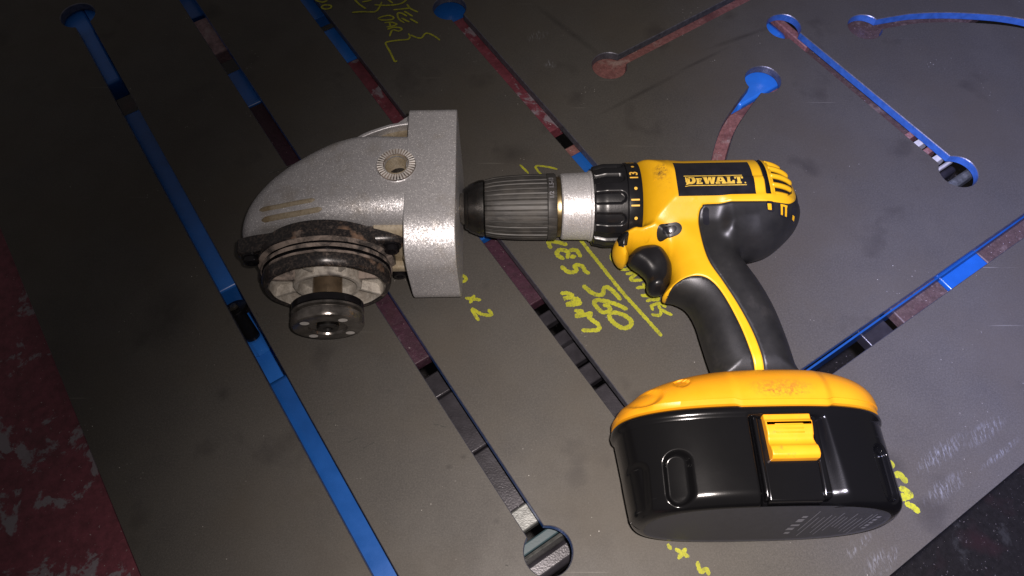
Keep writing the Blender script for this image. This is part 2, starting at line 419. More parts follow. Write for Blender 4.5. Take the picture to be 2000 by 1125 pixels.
openings = [
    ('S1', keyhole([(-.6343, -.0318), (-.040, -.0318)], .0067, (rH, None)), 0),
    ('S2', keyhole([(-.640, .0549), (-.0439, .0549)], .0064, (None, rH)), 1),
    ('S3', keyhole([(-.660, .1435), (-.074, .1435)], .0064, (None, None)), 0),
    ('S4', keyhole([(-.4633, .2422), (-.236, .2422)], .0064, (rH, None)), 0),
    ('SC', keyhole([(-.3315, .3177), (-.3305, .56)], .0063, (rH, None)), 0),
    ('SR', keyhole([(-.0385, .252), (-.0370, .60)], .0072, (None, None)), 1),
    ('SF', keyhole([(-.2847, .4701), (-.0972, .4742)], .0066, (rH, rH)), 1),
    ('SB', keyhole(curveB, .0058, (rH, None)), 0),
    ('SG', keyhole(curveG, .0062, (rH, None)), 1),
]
outer = [(-.86, -.150), (.077, -.150), (.077, .70), (-.86, .70)]
plate = link(bpy.data.objects.new('steel_plate', None))
plate.location = (0, 0, -TH)
tag(plate, 'large dark steel plate with marker writing, cut through by long keyhole slots', 'steel plate')
def L3(z): return np.array([0, 0, z + TH])
loops = [outer] + [densify([tuple(p) for p in o[1]], .05) for o in openings]
v2, fc = cdt(loops)
V = [np.array(AB(a, b)) + L3(0) for a, b in v2] ; nt = len(V)
Fa = [tuple(f) for f in fc]; fm = [0] * len(Fa)
V += [np.array(AB(a, b)) + L3(-TH) for a, b in v2]; Fa += [tuple(i + nt for i in f[::-1]) for f in fc]; fm += [0] * len(fc)
for k, Lp in enumerate(loops):
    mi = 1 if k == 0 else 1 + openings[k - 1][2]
    n = len(Lp); b0 = len(V); ch = .0005
    P = np.array([np.array(p, float) for p in Lp])
    T = np.roll(P, -1, 0) - np.roll(P, 1, 0); T /= np.linalg.norm(T, axis=1)[:, None] + 1e-12
    N = np.c_[-T[:, 1], T[:, 0]]
    test = inside(P + N * 2e-4, [Lp]); N[~test] *= -1          # into the opening
    for z, off in ((0, 0), (-.0006, .00045 if k else -.0004), (-TH, .0007 if k else 0)):
        for p, nn in zip(P, N): V.append(np.array(AB(*(p + nn * off))) + L3(z))
    for r_ in range(2):
        for i in range(n):
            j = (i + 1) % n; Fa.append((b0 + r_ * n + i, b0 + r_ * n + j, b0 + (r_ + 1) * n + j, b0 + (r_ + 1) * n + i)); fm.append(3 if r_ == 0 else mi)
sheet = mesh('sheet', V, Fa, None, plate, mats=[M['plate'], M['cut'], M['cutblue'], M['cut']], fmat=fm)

# marker writing: brush strokes on the plate
def ribbon(name, strokes, wpx=8.0, z=.00035):
    V, Fc = [], []
    for st in strokes:
        P = [np.array(at(x, y)[:2]) for x, y in st]
        if len(P) > 2: P = smooth_loop(P, 7, False)
        else: P = [P[0] + (P[1] - P[0]) * t for t in np.linspace(0, 1, 14)]
        # resample
        P = np.array(P); seg = np.linalg.norm(np.diff(P, axis=0), axis=1); s = np.r_[0, np.cumsum(seg)]
        n = max(6, int(s[-1] / .0006)); tt = np.linspace(0, s[-1], n)
        P = np.c_[np.interp(tt, s, P[:, 0]), np.interp(tt, s, P[:, 1])]
        T = np.gradient(P, axis=0); T /= np.linalg.norm(T, axis=1)[:, None] + 1e-12; N = np.c_[-T[:, 1], T[:, 0]]
        hw0 = wpx * .56 / 3000
        b0 = len(V)
        for i in range(n):
            e = min(i, n - 1 - i); taper = min(1, .45 + e * .25)
            for sgn in (-1, 1):
                w = hw0 * taper * (1 + rng.uniform(-.20, .20)); q = P[i] + sgn * N[i] * w; V.append((q[0], q[1], z + TH + rng.uniform(0, .00006)))
        for i in range(n - 1): Fc.append((b0 + 2 * i, b0 + 2 * i + 1, b0 + 2 * i + 3, b0 + 2 * i + 2))
    return mesh(name, V, Fc, M['marker'], plate)
def Z(x0, y0, sc, strokes): return [[(x0 + x * sc, y0 + y * sc) for x, y in s] for s in strokes]
ribbon('marker_line', Z(880, 440, .3555, [[(712, 80), (820, 215), (940, 365), (1050, 487), (1160, 610)]]), 7)
ribbon('marker_writing', Z(880, 440, .3555, [
    [(642, 108), (590, 95), (538, 90), (552, 130)], [(625, 188), (585, 162), (600, 136), (645, 150), (640, 185)], [(648, 140), (690, 138), (716, 178)], [(655, 178), (690, 170)],
    [(606, 224), (648, 258), (690, 252), (684, 222), (722, 226), (740, 252), (764, 268)],
    [(726, 330), (780, 374), (832, 382), (846, 344), (880, 352), (936, 412)],
    [(972, 464), (900, 432), (812, 412), (790, 432), (832, 478), (874, 470), (862, 440), (838, 446)],
    [(872, 486), (880, 520), (934, 562), (978, 560), (992, 528), (950, 494), (896, 480), (872, 488)]]), 8.5)
ribbon('marker_writing', Z(880, 440, .3555, [
    [(602, 376), (640, 374), (668, 386), (622, 405), (662, 398), (690, 412), (640, 438), (708, 430), (690, 396)],
    [(678, 470), (724, 476), (690, 500), (740, 492), (772, 486), (762, 510), (812, 548), (806, 576), (718, 578)]]), 8)
ribbon('marker_writing', Z(880, 440, .3555, [[(80, 400), (168, 412)], [(132, 384), (105, 430)], [(156, 526), (118, 462), (172, 490), (226, 494), (206, 462)], [(60, 272), (86, 295), (62, 318)]]), 6.5)
ribbon('marker_writing', Z(880, 440, .3555, [
    [(922, 160), (888, 158), (886, 188), (912, 214), (940, 205)], [(912, 222), (935, 242), (968, 244)], [(925, 214), (962, 224)], [(948, 246), (1002, 238)],
    [(962, 270), (1022, 262), (988, 300), (1056, 302)], [(1018, 346), (1062, 340)], [(1058, 318), (1068, 352)],
    [(1044, 386), (1130, 394), (1136, 410), (1100, 410), (1074, 420)], [(1094, 446), (1148, 430), (1184, 452)], [(1100, 440), (1112, 470)], [(1140, 434), (1152, 466)],
    [(1102, 490), (1148, 496), (1160, 466), (1186, 482), (1218, 494)]]), 6.5)
ribbon('marker_writing', Z(600, 0, .15, [
    [(105, 5), (200, 32), (265, 8)], [(178, 96), (230, 70), (312, 76), (302, 110), (232, 122), (180, 98)],
    [(612, -12), (680, 60), (768, 118)], [(716, 30), (842, 4)], [(1046, -8), (1116, 46)], [(876, 65), (980, 73), (1120, 68), (1230, 46), (1300, -6)],
    [(972, 26), (940, 100), (880, 156), (720, 156), (582, 166)]]), 4.4)
ribbon('marker_writing', Z(600, 0, .15, [
    [(1122, 132), (1342, 110)], [(1298, 58), (1345, 115), (1444, 162)], [(1302, 216), (1230, 176), (1180, 176), (1180, 216), (1205, 262), (1266, 302)],
    [(1262, 148), (1376, 216)], [(1228, 238), (1332, 292)], [(1338, 244), (1442, 306)],
    [(918, 250), (960, 226), (1060, 205), (1122, 226), (1110, 256), (1000, 266), (930, 256)],
    [(1006, 300), (1100, 294), (1166, 320), (1100, 346), (1032, 356)], [(1072, 298), (1086, 348)],
    [(1042, 386), (1130, 360), (1212, 366), (1232, 390), (1180, 406), (1110, 396), (1074, 478)]]), 4.4)
ribbon('marker_bracket', Z(600, 0, .15, [
    [(1172, 792), (1140, 800), (1080, 680), (1030, 590), (1036, 552), (1180, 528), (1310, 516), (1336, 480), (1320, 438)],
    [(1348, 458), (1420, 490), (1490, 496), (1540, 440), (1600, 446), (1680, 490), (1728, 528)]]), 4.2)
ribbon('marker_writing', Z(880, 280, .2133, [[(634, 198), (715, 278)], [(978, 240), (880, 216), (778, 214), (832, 290)]]), 4.5)
ribbon('marker_writing', Z(1500, 780, .3067, [[(762, 392), (784, 410), (786, 440)], [(800, 492), (836, 480), (884, 534)], [(832, 570), (872, 578), (904, 612), (840, 634), (880, 606)], [(870, 660), (928, 690), (962, 724)]]), 10)
ribbon('marker_writing', [[(1304, 1062), (1310, 1074)], [(1318, 1072), (1346, 1088)], [(1340, 1071), (1324, 1092)], [(1362, 1096), (1368, 1116), (1380, 1112), (1384, 1124)]], 7)

# ------------------------------------------------------------------ what lies under the plate, seen through the slots
def fab(z0):
    return lambda a, b, c: AB(a, b, c)
def slab(name, a0, a1, b0, b1, top, th, mat, label, cat, bev=.001, group=None):
    fr = lambda x, y, z: (lambda p: (p[0], p[1], p[2]))(AB(x, y, z))
    ce = AB((a0 + a1) / 2, (b0 + b1) / 2, top - th)
    o = box(name, (a0, b0, top - th), (a1, b1, top), mat, None, lambda x, y, z: tuple(np.array(AB(x, y, z)) - np.array(ce)), bev)
    o.location = ce
    return tag(o, label, cat, group)
def aa(px, py, z): return ab(px, py, z)[0]
def bb(px, py, z): return ab(px, py, z)[1]
z1 = -.016
# the worn red board the plate lies on, left edge of the frame
slab('red_board', -.80, .20, -.62, -.078, -.0135, .02, M['redf'], 'worn dark red painted board flaking to grey at the left edge', 'board')
# blue rail under the left slot, its upper continuation
slab('blue_rail', aa(262, 216, z1), aa(452, 560, z1), -.062, -.004, z1, .03, M['blue3'], 'bright blue painted rail under the upper half of the leftmost slot', 'rail', .002)
slab('blue_rail', aa(543, 735, -.02), -.02, -.062, -.004, -.020, .03, M['blue'], 'long blue painted rail running to the bottom edge in the leftmost slot', 'rail', .004)
slab('blue_channel', aa(452, 560, z1) + .0005, aa(543, 735, -.02) - .0005, -.062, -.004, -.056, .01, M['blue3'], 'sunken blue channel floor around the black bolt', 'channel', .001)
slab('blue_bar', -.72, aa(228, 172, z1), -.062, -.026, -.0085, .02, M['blue3'], 'blue bar under the round end of the leftmost slot', 'bar', .002)
slab('blue_bar', -.72, aa(196, 118, z1), -.0257, .004, -.0085, .02, M['blue3'], 'second blue bar beside it under the leftmost round hole', 'bar')
slab('red_bar', aa(196, 118, z1) + .0005, aa(240, 175, z1), -.0255, -.004, z1 - .004, .02, M['red'], 'short dark red bar beside the blue bar in the leftmost slot', 'bar')
# blue cross bar seen through slots two to four
xa0, xa1 = aa(452, 140, z1), aa(497, 203, z1)
slab('blue_cross_bar', xa0, xa1, -.002, .175, z1, .012, M['blue3'], 'blue cross bar seen through the two slots left of the bracket writing', 'bar', .002)
slab('blue_plate', -.56, aa(905, 42, -.014), .195, .275, -.0145, .008, M['blue'], 'flat blue bar under the round hole top centre', 'bar', .001)
slab('red_cross_bar', aa(395, 40, z1), aa(438, 103, z1), .025, .085, z1 + .002, .012, M['pink'], 'pinkish red bar across the second slot near the top edge', 'bar', .001)
slab('blue_bar', -.70, aa(383, 33, z1), .025, .085, z1, .012, M['blue3'], 'blue bar at the top edge end of the second slot', 'bar', .001)
slab('blue_bar', -.70, aa(627, 32, z1), .115, .168, z1, .012, M['blue3'], 'blue bar at the top edge end of the third slot', 'bar', .001)
slab('red_board', xa1 + .0015, aa(790, 725, z1), .022, .088, z1, .012, M['purple'], 'dark maroon board under the second slot, behind the grinder head', 'board')
slab('red_board', xa1 + .0015, aa(925, 440, z1), .110, .172, z1, .012, M['red'], 'red painted board under the third slot above the grinder head', 'board')
slab('blue_bar', aa(925, 440, z1) + .001, aa(948, 470, z1), .118, .165, z1 + .004, .012, M['blue'], 'small blue bar under the chuck in the third slot', 'bar')
slab('red_board', aa(948, 470, z1) + .001, aa(1050, 588, z1), .112, .170, z1, .012, M['purple'], 'dark maroon board under the third slot, below the chuck', 'board')
slab('red_board', aa(905, 40, z1), aa(1100, 250, z1), .215, .268, z1 + .004, .012, M['red'], 'red painted board under the slot between top hole and clutch', 'board')
slab('red_bar', aa(1118, 288, z1), aa(1130, 304, z1), .215, .268, z1 + .004, .010, M['rust'], 'short worn red bar just above the clutch', 'bar')
slab('blue_bar', aa(1130, 304, z1) + .0005, -.20, .215, .268, z1 + .006, .010, M['blue'], 'blue bar at the slot end beside the clutch', 'bar')
# dark steel packing under the lower ends of slots two and three
def packing(b0, b1, stops, lab):
    for k, (p, q, z, m) in enumerate(stops):
        slab('steel_packer', aa(*p, z), aa(*q, z), b0, b1, z, .010, M[m], lab[k], 'packer', .0012)
packing(.024, .086, [((806, 752), (866, 770), -.034, 'dark'), ((868, 772), (925, 884), -.028, 'dark'), ((927, 887), (1012, 992), -.031, 'dark'),
                     ((1020, 985), (1048, 1022), -.020, 'grey')],
        ['dark steel packer just below the maroon board under the lower half of the second slot', 'dark steel packer in the middle of the second slot', 'dark steel packer above the grey block in the second slot', 'grey steel block at the keyhole end of the second slot'])
packing(.112, .170, [((1062, 610), (1078, 630), -.030, 'dark'), ((1092, 648), (1108, 668), -.026, 'dark'), ((1110, 672), (1136, 705), -.034, 'dark'),
                     ((1142, 712), (1166, 742), -.028, 'dark'), ((1174, 752), (1290, 900), -.031, 'dark')],
        ['uppermost thin dark packer in the third slot left of the writing', 'second thin dark packer in the third slot left of the writing', 'third dark packer in the third slot, below the writing',
         'fourth dark packer in the third slot, below the writing', 'dark steel packer in the third slot running under the battery'])
slab('steel_strip', aa(1055, 1040, -.026), aa(1068, 1056, -.026), .020, .090, -.026, .02, M['teal'], 'dull teal strip across the big keyhole at the bottom', 'strip', .001)
slab('steel_strip', aa(1068, 1056, -.022) + .0005, aa(1072, 1064, -.022), .020, .090, -.022, .03, M['grey'], 'thin bright steel edge across the big keyhole at the bottom', 'strip', .0012)
slab('dark_beam', aa(1075, 1066, -.05), aa(1090, 1112, -.05), .0, .12, -.055, .03, M['dark'], 'dark beam deep inside the big keyhole at the bottom', 'beam', .004)
# right-hand side
slab('red_board', -.375, -.3185, .285, .60, -.0165, .01, M['rust'], 'red painted board under the keyhole slot at top centre right', 'board')
slab('rusty_bar', -.33, -.205, .515, .90, -.0115, .01, M['rust2'], 'rusty bar under the curved slot in the top right corner', 'bar')
slab('rusty_bar', aa(1546, 70, -.012) + .001, aa(1765, 262, -.016), .452, .492, -.0185, .01, M['rust2'], 'rusty bar along the diagonal slot at upper right', 'bar')
slab('blue_tube', -.3175, aa(1545, 68, -.012), .430, .4790, -.012, .02, M['blue3'], 'blue tube seen in the round hole above the drill back', 'tube', .006)
slab('brown_bar', -.3175, -.262, .4800, .4870, -.011, .02, M['rust'], 'narrow brown bar beside the blue tube in the upper hole', 'bar')
for k in range(4):
    p = np.array((1769, 262.)) + k * np.array((17.0, 15.0))
    slab('steel_fin', aa(p[0], p[1], -.012), aa(p[0] + 10, p[1] + 9, -.012), .452, .494, -.0105 - .0008 * k, .012, M['rust'] if k % 2 == 0 else M['serr'],
         ['first', 'second', 'third', 'fourth'][k] + ' thin fin along the diagonal slot, counted from the rusty bar', 'fin', .0005, 'fins under the diagonal slot')
slab('round_steel_bar', aa(1846, 318, -.02), aa(1851, 323, -.02), .455, .50, -.018, .006, M['serr'], 'thin shiny bar in the keyhole at the far right', 'bar', .002)
slab('steel_bar', aa(1853, 325, -.025), aa(1864, 336, -.025), .455, .50, -.024, .012, M['dark'], 'dark steel bar in the keyhole at the far right', 'bar', .002)
slab('steel_bar', aa(1878, 340, -.025), aa(1893, 352, -.025), .450, .505, -.018, .012, M['grey'], 'grey steel bar at the front of the far right keyhole', 'bar', .002)
slab('blue_pipe', -.280, -.2450, .390, .450, -.013, .018, M['blue3'], 'glossy blue pipe in the round hole above the motor', 'pipe', .002)
slab('rusty_bar', -.2446, -.13, .280, .445, -.0165, .010, M['rust'], 'rusty bar under the curved slot behind the drill', 'bar')
b_ = lambda px, py: bb(px, py, -.028)
slab('rusty_bar', -.060, -.012, b_(1925, 512) + .001, .66, -.028, .010, M['rust2'], 'rusty bar at the right edge end of the lower right slot', 'bar')
slab('blue_block', -.060, -.012, b_(1850, 560), b_(1925, 512), -.027, .010, M['blue'], 'blue block showing through the lower right slot', 'block')
slab('rusty_bar', -.060, -.012, b_(1758, 620), b_(1850, 560) - .001, -.029, .010, M['rust2'], 'rusty bar left of the blue block in the lower right slot', 'bar')
slab('steel_bar', -.060, -.012, b_(1700, 662), b_(1745, 632), -.033, .010, M['dark'], 'dark bar nearest the battery in the lower right slot', 'bar')
slab('blue_angle', -.0445, -.0430, .24, .66, -.0125, .030, M['blue2'], 'thin blue angle along the far side of the lower right slot', 'angle', .0004)

# bolt and welded stud lying in the left slot
bolt = link(bpy.data.objects.new('socket_bolt', None)); pb = AB(aa(464, 604, -.020), -.0355); bolt.location = (pb[0], pb[1], -.056)
tag(bolt, 'black bolt with round washer face slanting up out of the leftmost slot', 'bolt')
bd = np.array([*(D1[:2] * math.cos(R(62))), -math.sin(R(62))])          # from the head down into the channel
bx_ = np.array([D2[0], D2[1], 0]); by_ = np.cross(bd, bx_)
def bf(s, x, y): q = bd * s / 1000 + bx_ * x / 1000 + by_ * y / 1000; return (q[0], q[1], q[2] + .038)
lathe('washer', [(-1.0, 3.2), (-1.0, 9.0), (-.4, 9.6), (1.2, 9.6), (1.6, 9.2), (1.6, 4)], M['blackmetal'], bolt, bf, 48)
lathe('head', [(-1.2, .2), (-1.2, 3.4), (-2.6, 3.4), (-3.4, 2.6), (-3.4, .2)], M['nut'], bolt, bf, 6, None, False, False)
lathe('shank', [(1.6, 5.4), (31, 5.4), (32, 5.0)], M['black'], bolt, bf, 40)
lathe('collar', [(28, 6.0), (28.3, 7.2), (37, 7.6), (39, 8.6), (40, 8.8)], M['blue3'], bolt, bf, 40, lambda s, th, r: .35 * math.sin(th * 14) if s > 36 else 0)
# steel shavings on the plate beside it
for k, (x, y, l, an) in enumerate([(503, 615, 10, 60), (512, 622, 16, -25), (520, 632, 18, -28), (514, 640, 9, -30), (524, 650, 8, 20), (538, 668, 20, -38), (545, 690, 14, -40), (990, 1105, 5, 10),
                                   (866, 833, 12, 12), (852, 829, 9, 8), (760, 765, 9, -30), (550, 330, 50, -20), (585, 322, 30, -17), (90, 830, 8, -28), (1632, 347, 10, -70), (650, 805, 24, -28), (690, 860, 20, -26), (720, 870, 26, -30)]):
    a = R(an); P = [at(x - l * .5 * math.cos(a), y - l * .5 * math.sin(a)), at(x, y + rng.uniform(-1.5, 1.5)), at(x + l * .5 * math.cos(a), y + l * .5 * math.sin(a))]
    c0 = np.array(P[1]); V = []
    for p in P:
        q = np.array(p) - c0; V += [(q[0], q[1] - .0002, .0003), (q[0], q[1] + .0002, .0003), (q[0], q[1], .0007)]
    Fc = []
    for i in range(2):
        for j in range(3): Fc.append((3 * i + j, 3 * i + (j + 1) % 3, 3 * i + 3 + (j + 1) % 3, 3 * i + 3 + j))
    o = mesh('metal_shaving', V, Fc + [(2, 1, 0), (6, 7, 8)], M['grey']); o.location = c0
    tag(o, 'thin pale metal shaving ' + ['nearest above the bolt in the leftmost slot', 'upper of two slanting ones right of the black bolt', 'lower of two slanting ones right of the black bolt', 'tiny, between bolt and grinder nut', 'short, below the slanting pair by the bolt',
        'leaning on the slot edge left of the grinder nut', 'lowest of those along the leftmost slot', 'beside the big keyhole at the bottom', 'curled, longer one left of the second slot', 'curled, shorter one left of the second slot', 'below the grinder nut, left of the second slot',
        'longest, above the grinder nose', 'second long one above the grinder nose', 'alone on the dark lower left plate', 'standing by the diagonal slot at upper right', 'highest of three scratches-like ones below the nut', 'middle of three below the grinder nut', 'lowest of three below the grinder nut'][k], 'shaving', 'metal shavings scattered on the plate')

# ------------------------------------------------------------------ local frame of the tools: u along the chuck axis, v down the handle, w up (mm)
ZA = .040
P0 = at(910, 407, ZA); P1 = at(1545, 396, ZA); O = at(1242, 401.25, ZA)
ANG = math.atan2(P1[1] - P0[1], P1[0] - P0[0])
def Lc(u, v, w): return (u / 1000, -v / 1000, w / 1000 + ZA)
def Lax(s, x, y): return Lc(s, x, y)        # lathe round the chuck axis (theta from +w towards +v)
drill = link(bpy.data.objects.new('cordless_drill', None)); drill.location = (O[0], O[1], 0); drill.rotation_euler = (0, 0, ANG)
tag(drill, 'yellow and black cordless drill lying on its side with battery fitted', 'drill')

# ---- body: relief over the side outline, mirrored to the other side
nose = [(0, 20), (-6, 22), (-13, 26), (-17.5, 31), (-19, 37), (-17, 42.5), (-12.5, 46), (-9.5, 43)]
outl = ([(0, -29.3), (30, -29.4), (60, -29.5), (80, -29.3), (90, -27.8), (98, -23.0), (103.3, -15), (106.3, -5), (107.6, 5), (107.2, 15), (103.6, 22.5), (96.5, 30), (87, 37.5), (76, 42), (67, 43), (63, 45.5),
         (66, 53), (72, 66), (77.5, 83), (81, 102), (83, 120), (83.5, 133), (34.5, 133), (34, 121), (32.5, 112), (30.5, 99), (28.5, 87), (24.5, 77.5), (18, 73), (12.5, 72.2), (10, 70.5),
         (12, 66.5), (15.5, 61), (17, 54), (15.5, 42), (11, 37), (3, 35), (-5, 36), (-9, 40)] + nose[::-1][:-1] + [(0, 18)])
outl = np.array(smooth_loop(outl, 5))
outl[:, 0] = np.where((outl[:, 1] < 22) & (outl[:, 0] < 4), np.maximum(outl[:, 0], 0), outl[:, 0])
outl = np.array(densify([tuple(p) for p in outl], 1.0))
rear = [(41, 16.4), (37.2, 17.8), (35.2, 21.5), (34.6, 31), (35.6, 46), (38, 57), (44, 70), (51.7, 89), (57.4, 109), (60.5, 134)]
rear_top = [(41, 16.4), (70, 16.6), (90, 16.6), (97, 14), (101.8, 8), (103.8, 0), (103, -8), (99.4, -16.5), (94, -22.5), (87, -25.5), (78, -26.6), (50, -27.2), (28, -28.4), (22, -30)]
seamA = smooth_loop(rear[::-1] + rear_top[1:], 6, False)
front = [(11.2, 73.5), (13.5, 70), (17, 66.8), (23, 64.8), (32, 65.6), (38, 70.3), (43, 79.3), (48.3, 94.8), (51.9, 110), (55.5, 134)]
seamB = smooth_loop(front, 6, False)
regA = [tuple(p) for p in seamA] + [(22, -60), (200, -60), (200, 160), (60.5, 160)]
regB = [tuple(p) for p in seamB] + [(55.5, 160), (-10, 160), (5, 76)]
vent = [(84.5, -21.5), (84.5, 11.5), (93, 11.5), (97.3, 8), (99.8, 1), (99.2, -8), (95.8, -16), (90.5, -21)]
window = [(-15.6, 29.5), (-11.8, 28.5), (-10.2, 33), (-11.2, 38.5), (-14.0, 41), (-16.6, 38.5), (-17.0, 33)]
slot = [(78.3, -22.5), (81.4, -22.5), (81.4, 12), (78.3, 12)]
panel_edge = [(18.5, -22.5), (18.5, 14.5), (83.5, 14.5), (83.5, -22.5)]
bands = []
for L, closed in ((seamA, False), (seamB, False), (vent + [vent[0]], False), (slot + [slot[0]], False), (window + [window[0]], False)):
    P = np.array(densify([tuple(p) for p in L], .8)[:-1])
    T = np.gradient(P, axis=0); T /= np.linalg.norm(T, axis=1)[:, None] + 1e-9; N = np.c_[-T[:, 1], T[:, 0]]
    for d in (-1.1, -.5, .5, 1.1): bands.append(P + N * d)
ringP = []
T = np.roll(outl, -1, 0) - np.roll(outl, 1, 0); T /= np.linalg.norm(T, axis=1)[:, None] + 1e-9; N = np.c_[-T[:, 1], T[:, 0]]
if not inside(outl[:1] + N[:1] * .3, [outl])[0]: N = -N
for d in (.06, .25, .6, 1.1, 1.8):
    q = outl + N * d; q = q[inside(q, [outl])]; q = q[dist(q, outl) > d * .93]; ringP.append(q)
bandP = np.vstack(bands); bandP = bandP[inside(bandP, [outl])]; bandP = bandP[dist(bandP, outl) > 1.9]
allseam = [np.array(seamA), np.array(seamB), np.array(vent + [vent[0]]), np.array(slot + [slot[0]]), np.array(window + [window[0]])]
ds = np.minimum.reduce([dist(bandP, s, False) for s in allseam]); bandP = bandP[ds > .42]
G = grid_in([outl], 1.35, 2.4); ds = np.minimum.reduce([dist(G, s, False) for s in allseam]); G = G[ds > 1.5]
def seam_clip(L):
    P = np.array(densify([tuple(p) for p in L], .8)[:-1] + [np.array(L[-1])]); k = inside(P, [outl]) & (dist(P, outl) > .35)
    runs, cur = [], []
    for p, kk in zip(P, k):
        if kk: cur.append(p)
        elif cur: runs.append(cur); cur = []
    if cur: runs.append(cur)
    return [r_ for r_ in runs if len(r_) > 1]
seams = sum([seam_clip(s) for s in (seamA, seamB, vent + [vent[0]], slot + [slot[0]], window + [window[0]])], [])
v2, fc = cdt([outl], np.vstack(ringP + [bandP, G]), seams, 1e-4)

def body_h(P):
    u, v = P[:, 0], P[:, 1]
    rb = np.where(u < 74, 29.5, 29.5 * np.sqrt(np.clip(1 - (np.clip(u - 74, 0, None) / 33.6) ** 2.4, 0, 1)))
    h1 = np.sqrt(np.clip(rb ** 2 - v ** 2, 0, None))
    d = dist(P, outl)
    T_, R_ = 19.5, 17.0
    h2 = T_ * np.sqrt(np.clip(1 - (1 - np.minimum(d, R_) / R_) ** 2, 0, 1))
    h3 = 25.5 * np.sqrt(np.clip(1 - (1 - np.minimum(d, 19) / 19) ** 2, 0, 1)) * sst(u, 36, 56) * (1 - sst(v, 33, 52)) * sst(v, 0, 15)     # flat-sided motor cover
    h4 = 22.0 * np.clip(1 - ((u + 1) / 24) ** 2 - ((v - 33) / 23) ** 2, 0, None) ** .85      # rounded nose before the trigger
    p = 7.0
    h = (h1 ** p + h2 ** p + h3 ** p + h4 ** p) ** (1 / p)
    Re = 28.5
    edge = np.where(d < Re, np.sqrt(np.clip(d * (2 * Re - d), 0, None)), 99)
    return np.minimum(h, edge), d
hh, dd = body_h(v2)
cen = np.array([v2[list(t)].mean(0) for t in fc])
isv, iss, isa, isb = inside(cen, [vent]), inside(cen, [slot]), inside(cen, [regA]), inside(cen, [regB])
isw = inside(cen, [window])
reg = np.where(isw, 5, np.where(isv, 3, np.where(iss, 4, np.where(isa, 1, np.where(isb, 2, 0)))))
va, vb = inside(v2, [regA]), inside(v2, [regB])
dA = dist(v2, seamA, False); dB = dist(v2, seamB, False)
edgefade = np.clip(dd / 1.5, 0, 1)
groove = np.minimum(sst(dA, 0, .55), sst(dB, 0, .55))
off = np.where(va, .55, np.where(vb, .55, 0.0)) * np.minimum(sst(dA, .2, 1.1), sst(dB, .2, 1.1)) - .55 * (1 - groove)
inV = inside(v2, [vent]); off = off - 3.2 * inV * sst(dist(v2, vent), .2, 1.3)
inS = inside(v2, [slot]); off = off - 2.5 * inS * sst(dist(v2, slot), .1, .8)
inP = inside(v2, [panel_edge]); off = off + .5 * inP * sst(dist(v2, panel_edge), 0, .8) * (~inV) * (~inS)
hw = np.clip(hh + off * edgefade, 0, None)
hw[dd < 1e-6] = 0
parts = {}
for rid, nm, mt in ((0, 'housing', 'yellow'), (1, 'rear_grip', 'rubber'), (2, 'front_grip', 'rubber'), (3, 'vent_recess', 'black'), (4, 'vent_slot', 'black'), (5, 'light_window', 'black')):
    tri = [fc[i] for i in np.nonzero(reg == rid)[0]]
    used = sorted({i for t in tri for i in t}); idx = {k: n for n, k in enumerate(used)}; nn = len(used)
    sides = [1] if rid >= 3 else [0]
    def build(sg, par):
        if sg == 0:
            V = [Lc(v2[k][0], v2[k][1], hw[k]) for k in used] + [Lc(v2[k][0], v2[k][1], -hw[k]) for k in used]
            Fc = [tuple(idx[i] for i in t) for t in tri] + [tuple(idx[i] + nn for i in t[::-1]) for t in tri]
        else:
            V = [Lc(v2[k][0], v2[k][1], sg * hw[k]) for k in used]; Fc = [tuple(idx[i] for i in (t if sg > 0 else t[::-1])) for t in tri]
        o = mesh(nm, V, Fc, M[mt], par, True)
        if sg == 0: fixn(o)
        for pl in o.data.polygons: pl.use_smooth = True
        return o
    if rid < 3: parts[nm] = build(0, drill)
    else: parts[nm] = build(1, parts['housing']); build(-1, parts['housing'])
housing = parts['housing']
bvh_src = []
allV = [Vector((v2[k][0], v2[k][1], hw[k])) for k in range(len(v2))]
bodytree = BVHTree.FromPolygons(allV, [tuple(t) for t in fc])
def drop(u, v):
    h = bodytree.ray_cast(Vector((u, v, 200)), Vector((0, 0, -1)))
    return h[0].z if h[0] is not None else 0
def on_body(name, loop, mat, parent, lift=.5, pitch=1.2, skirt=1.2, round_=.0):
    """a patch that follows the body surface, with a skirt down into it"""
    loop = [tuple(p) for p in densify(loop, pitch)]
    v, f = cdt([loop], grid_in([loop], pitch, pitch * .5))
    d = dist(v, loop)
    V = [Lc(p[0], p[1], drop(*p) + lift - (round_ * (1 - min(1, dd_ / round_)) ** 2 if round_ else 0)) for p, dd_ in zip(v, d)]
    n0 = len(V); n = len(loop); Fc = [tuple(t) for t in f]
    for p in loop: V.append(Lc(p[0], p[1], drop(*p) + lift - (round_ if round_ else 0)))
    for p in loop: V.append(Lc(p[0], p[1], drop(*p) - skirt))
    for i in range(n): j = (i + 1) % n; Fc.append((n0 + i, n0 + j, n0 + n + j, n0 + n + i))
    o = mesh(name, V, Fc, mat, parent, True); fixn(o); autosmooth(o, 40); return o
def capsule(c0, c1, r, n=10):
    c0, c1 = np.array(c0, float), np.array(c1, float); d = c1 - c0; a0 = math.atan2(d[1], d[0]); L = []
    for c, a in ((c1, a0 - math.pi / 2), (c0, a0 + math.pi / 2)):
        L += [tuple(c + r * np.array([math.cos(a + math.pi * i / n), math.sin(a + math.pi * i / n)])) for i in range(n + 1)]
    return L

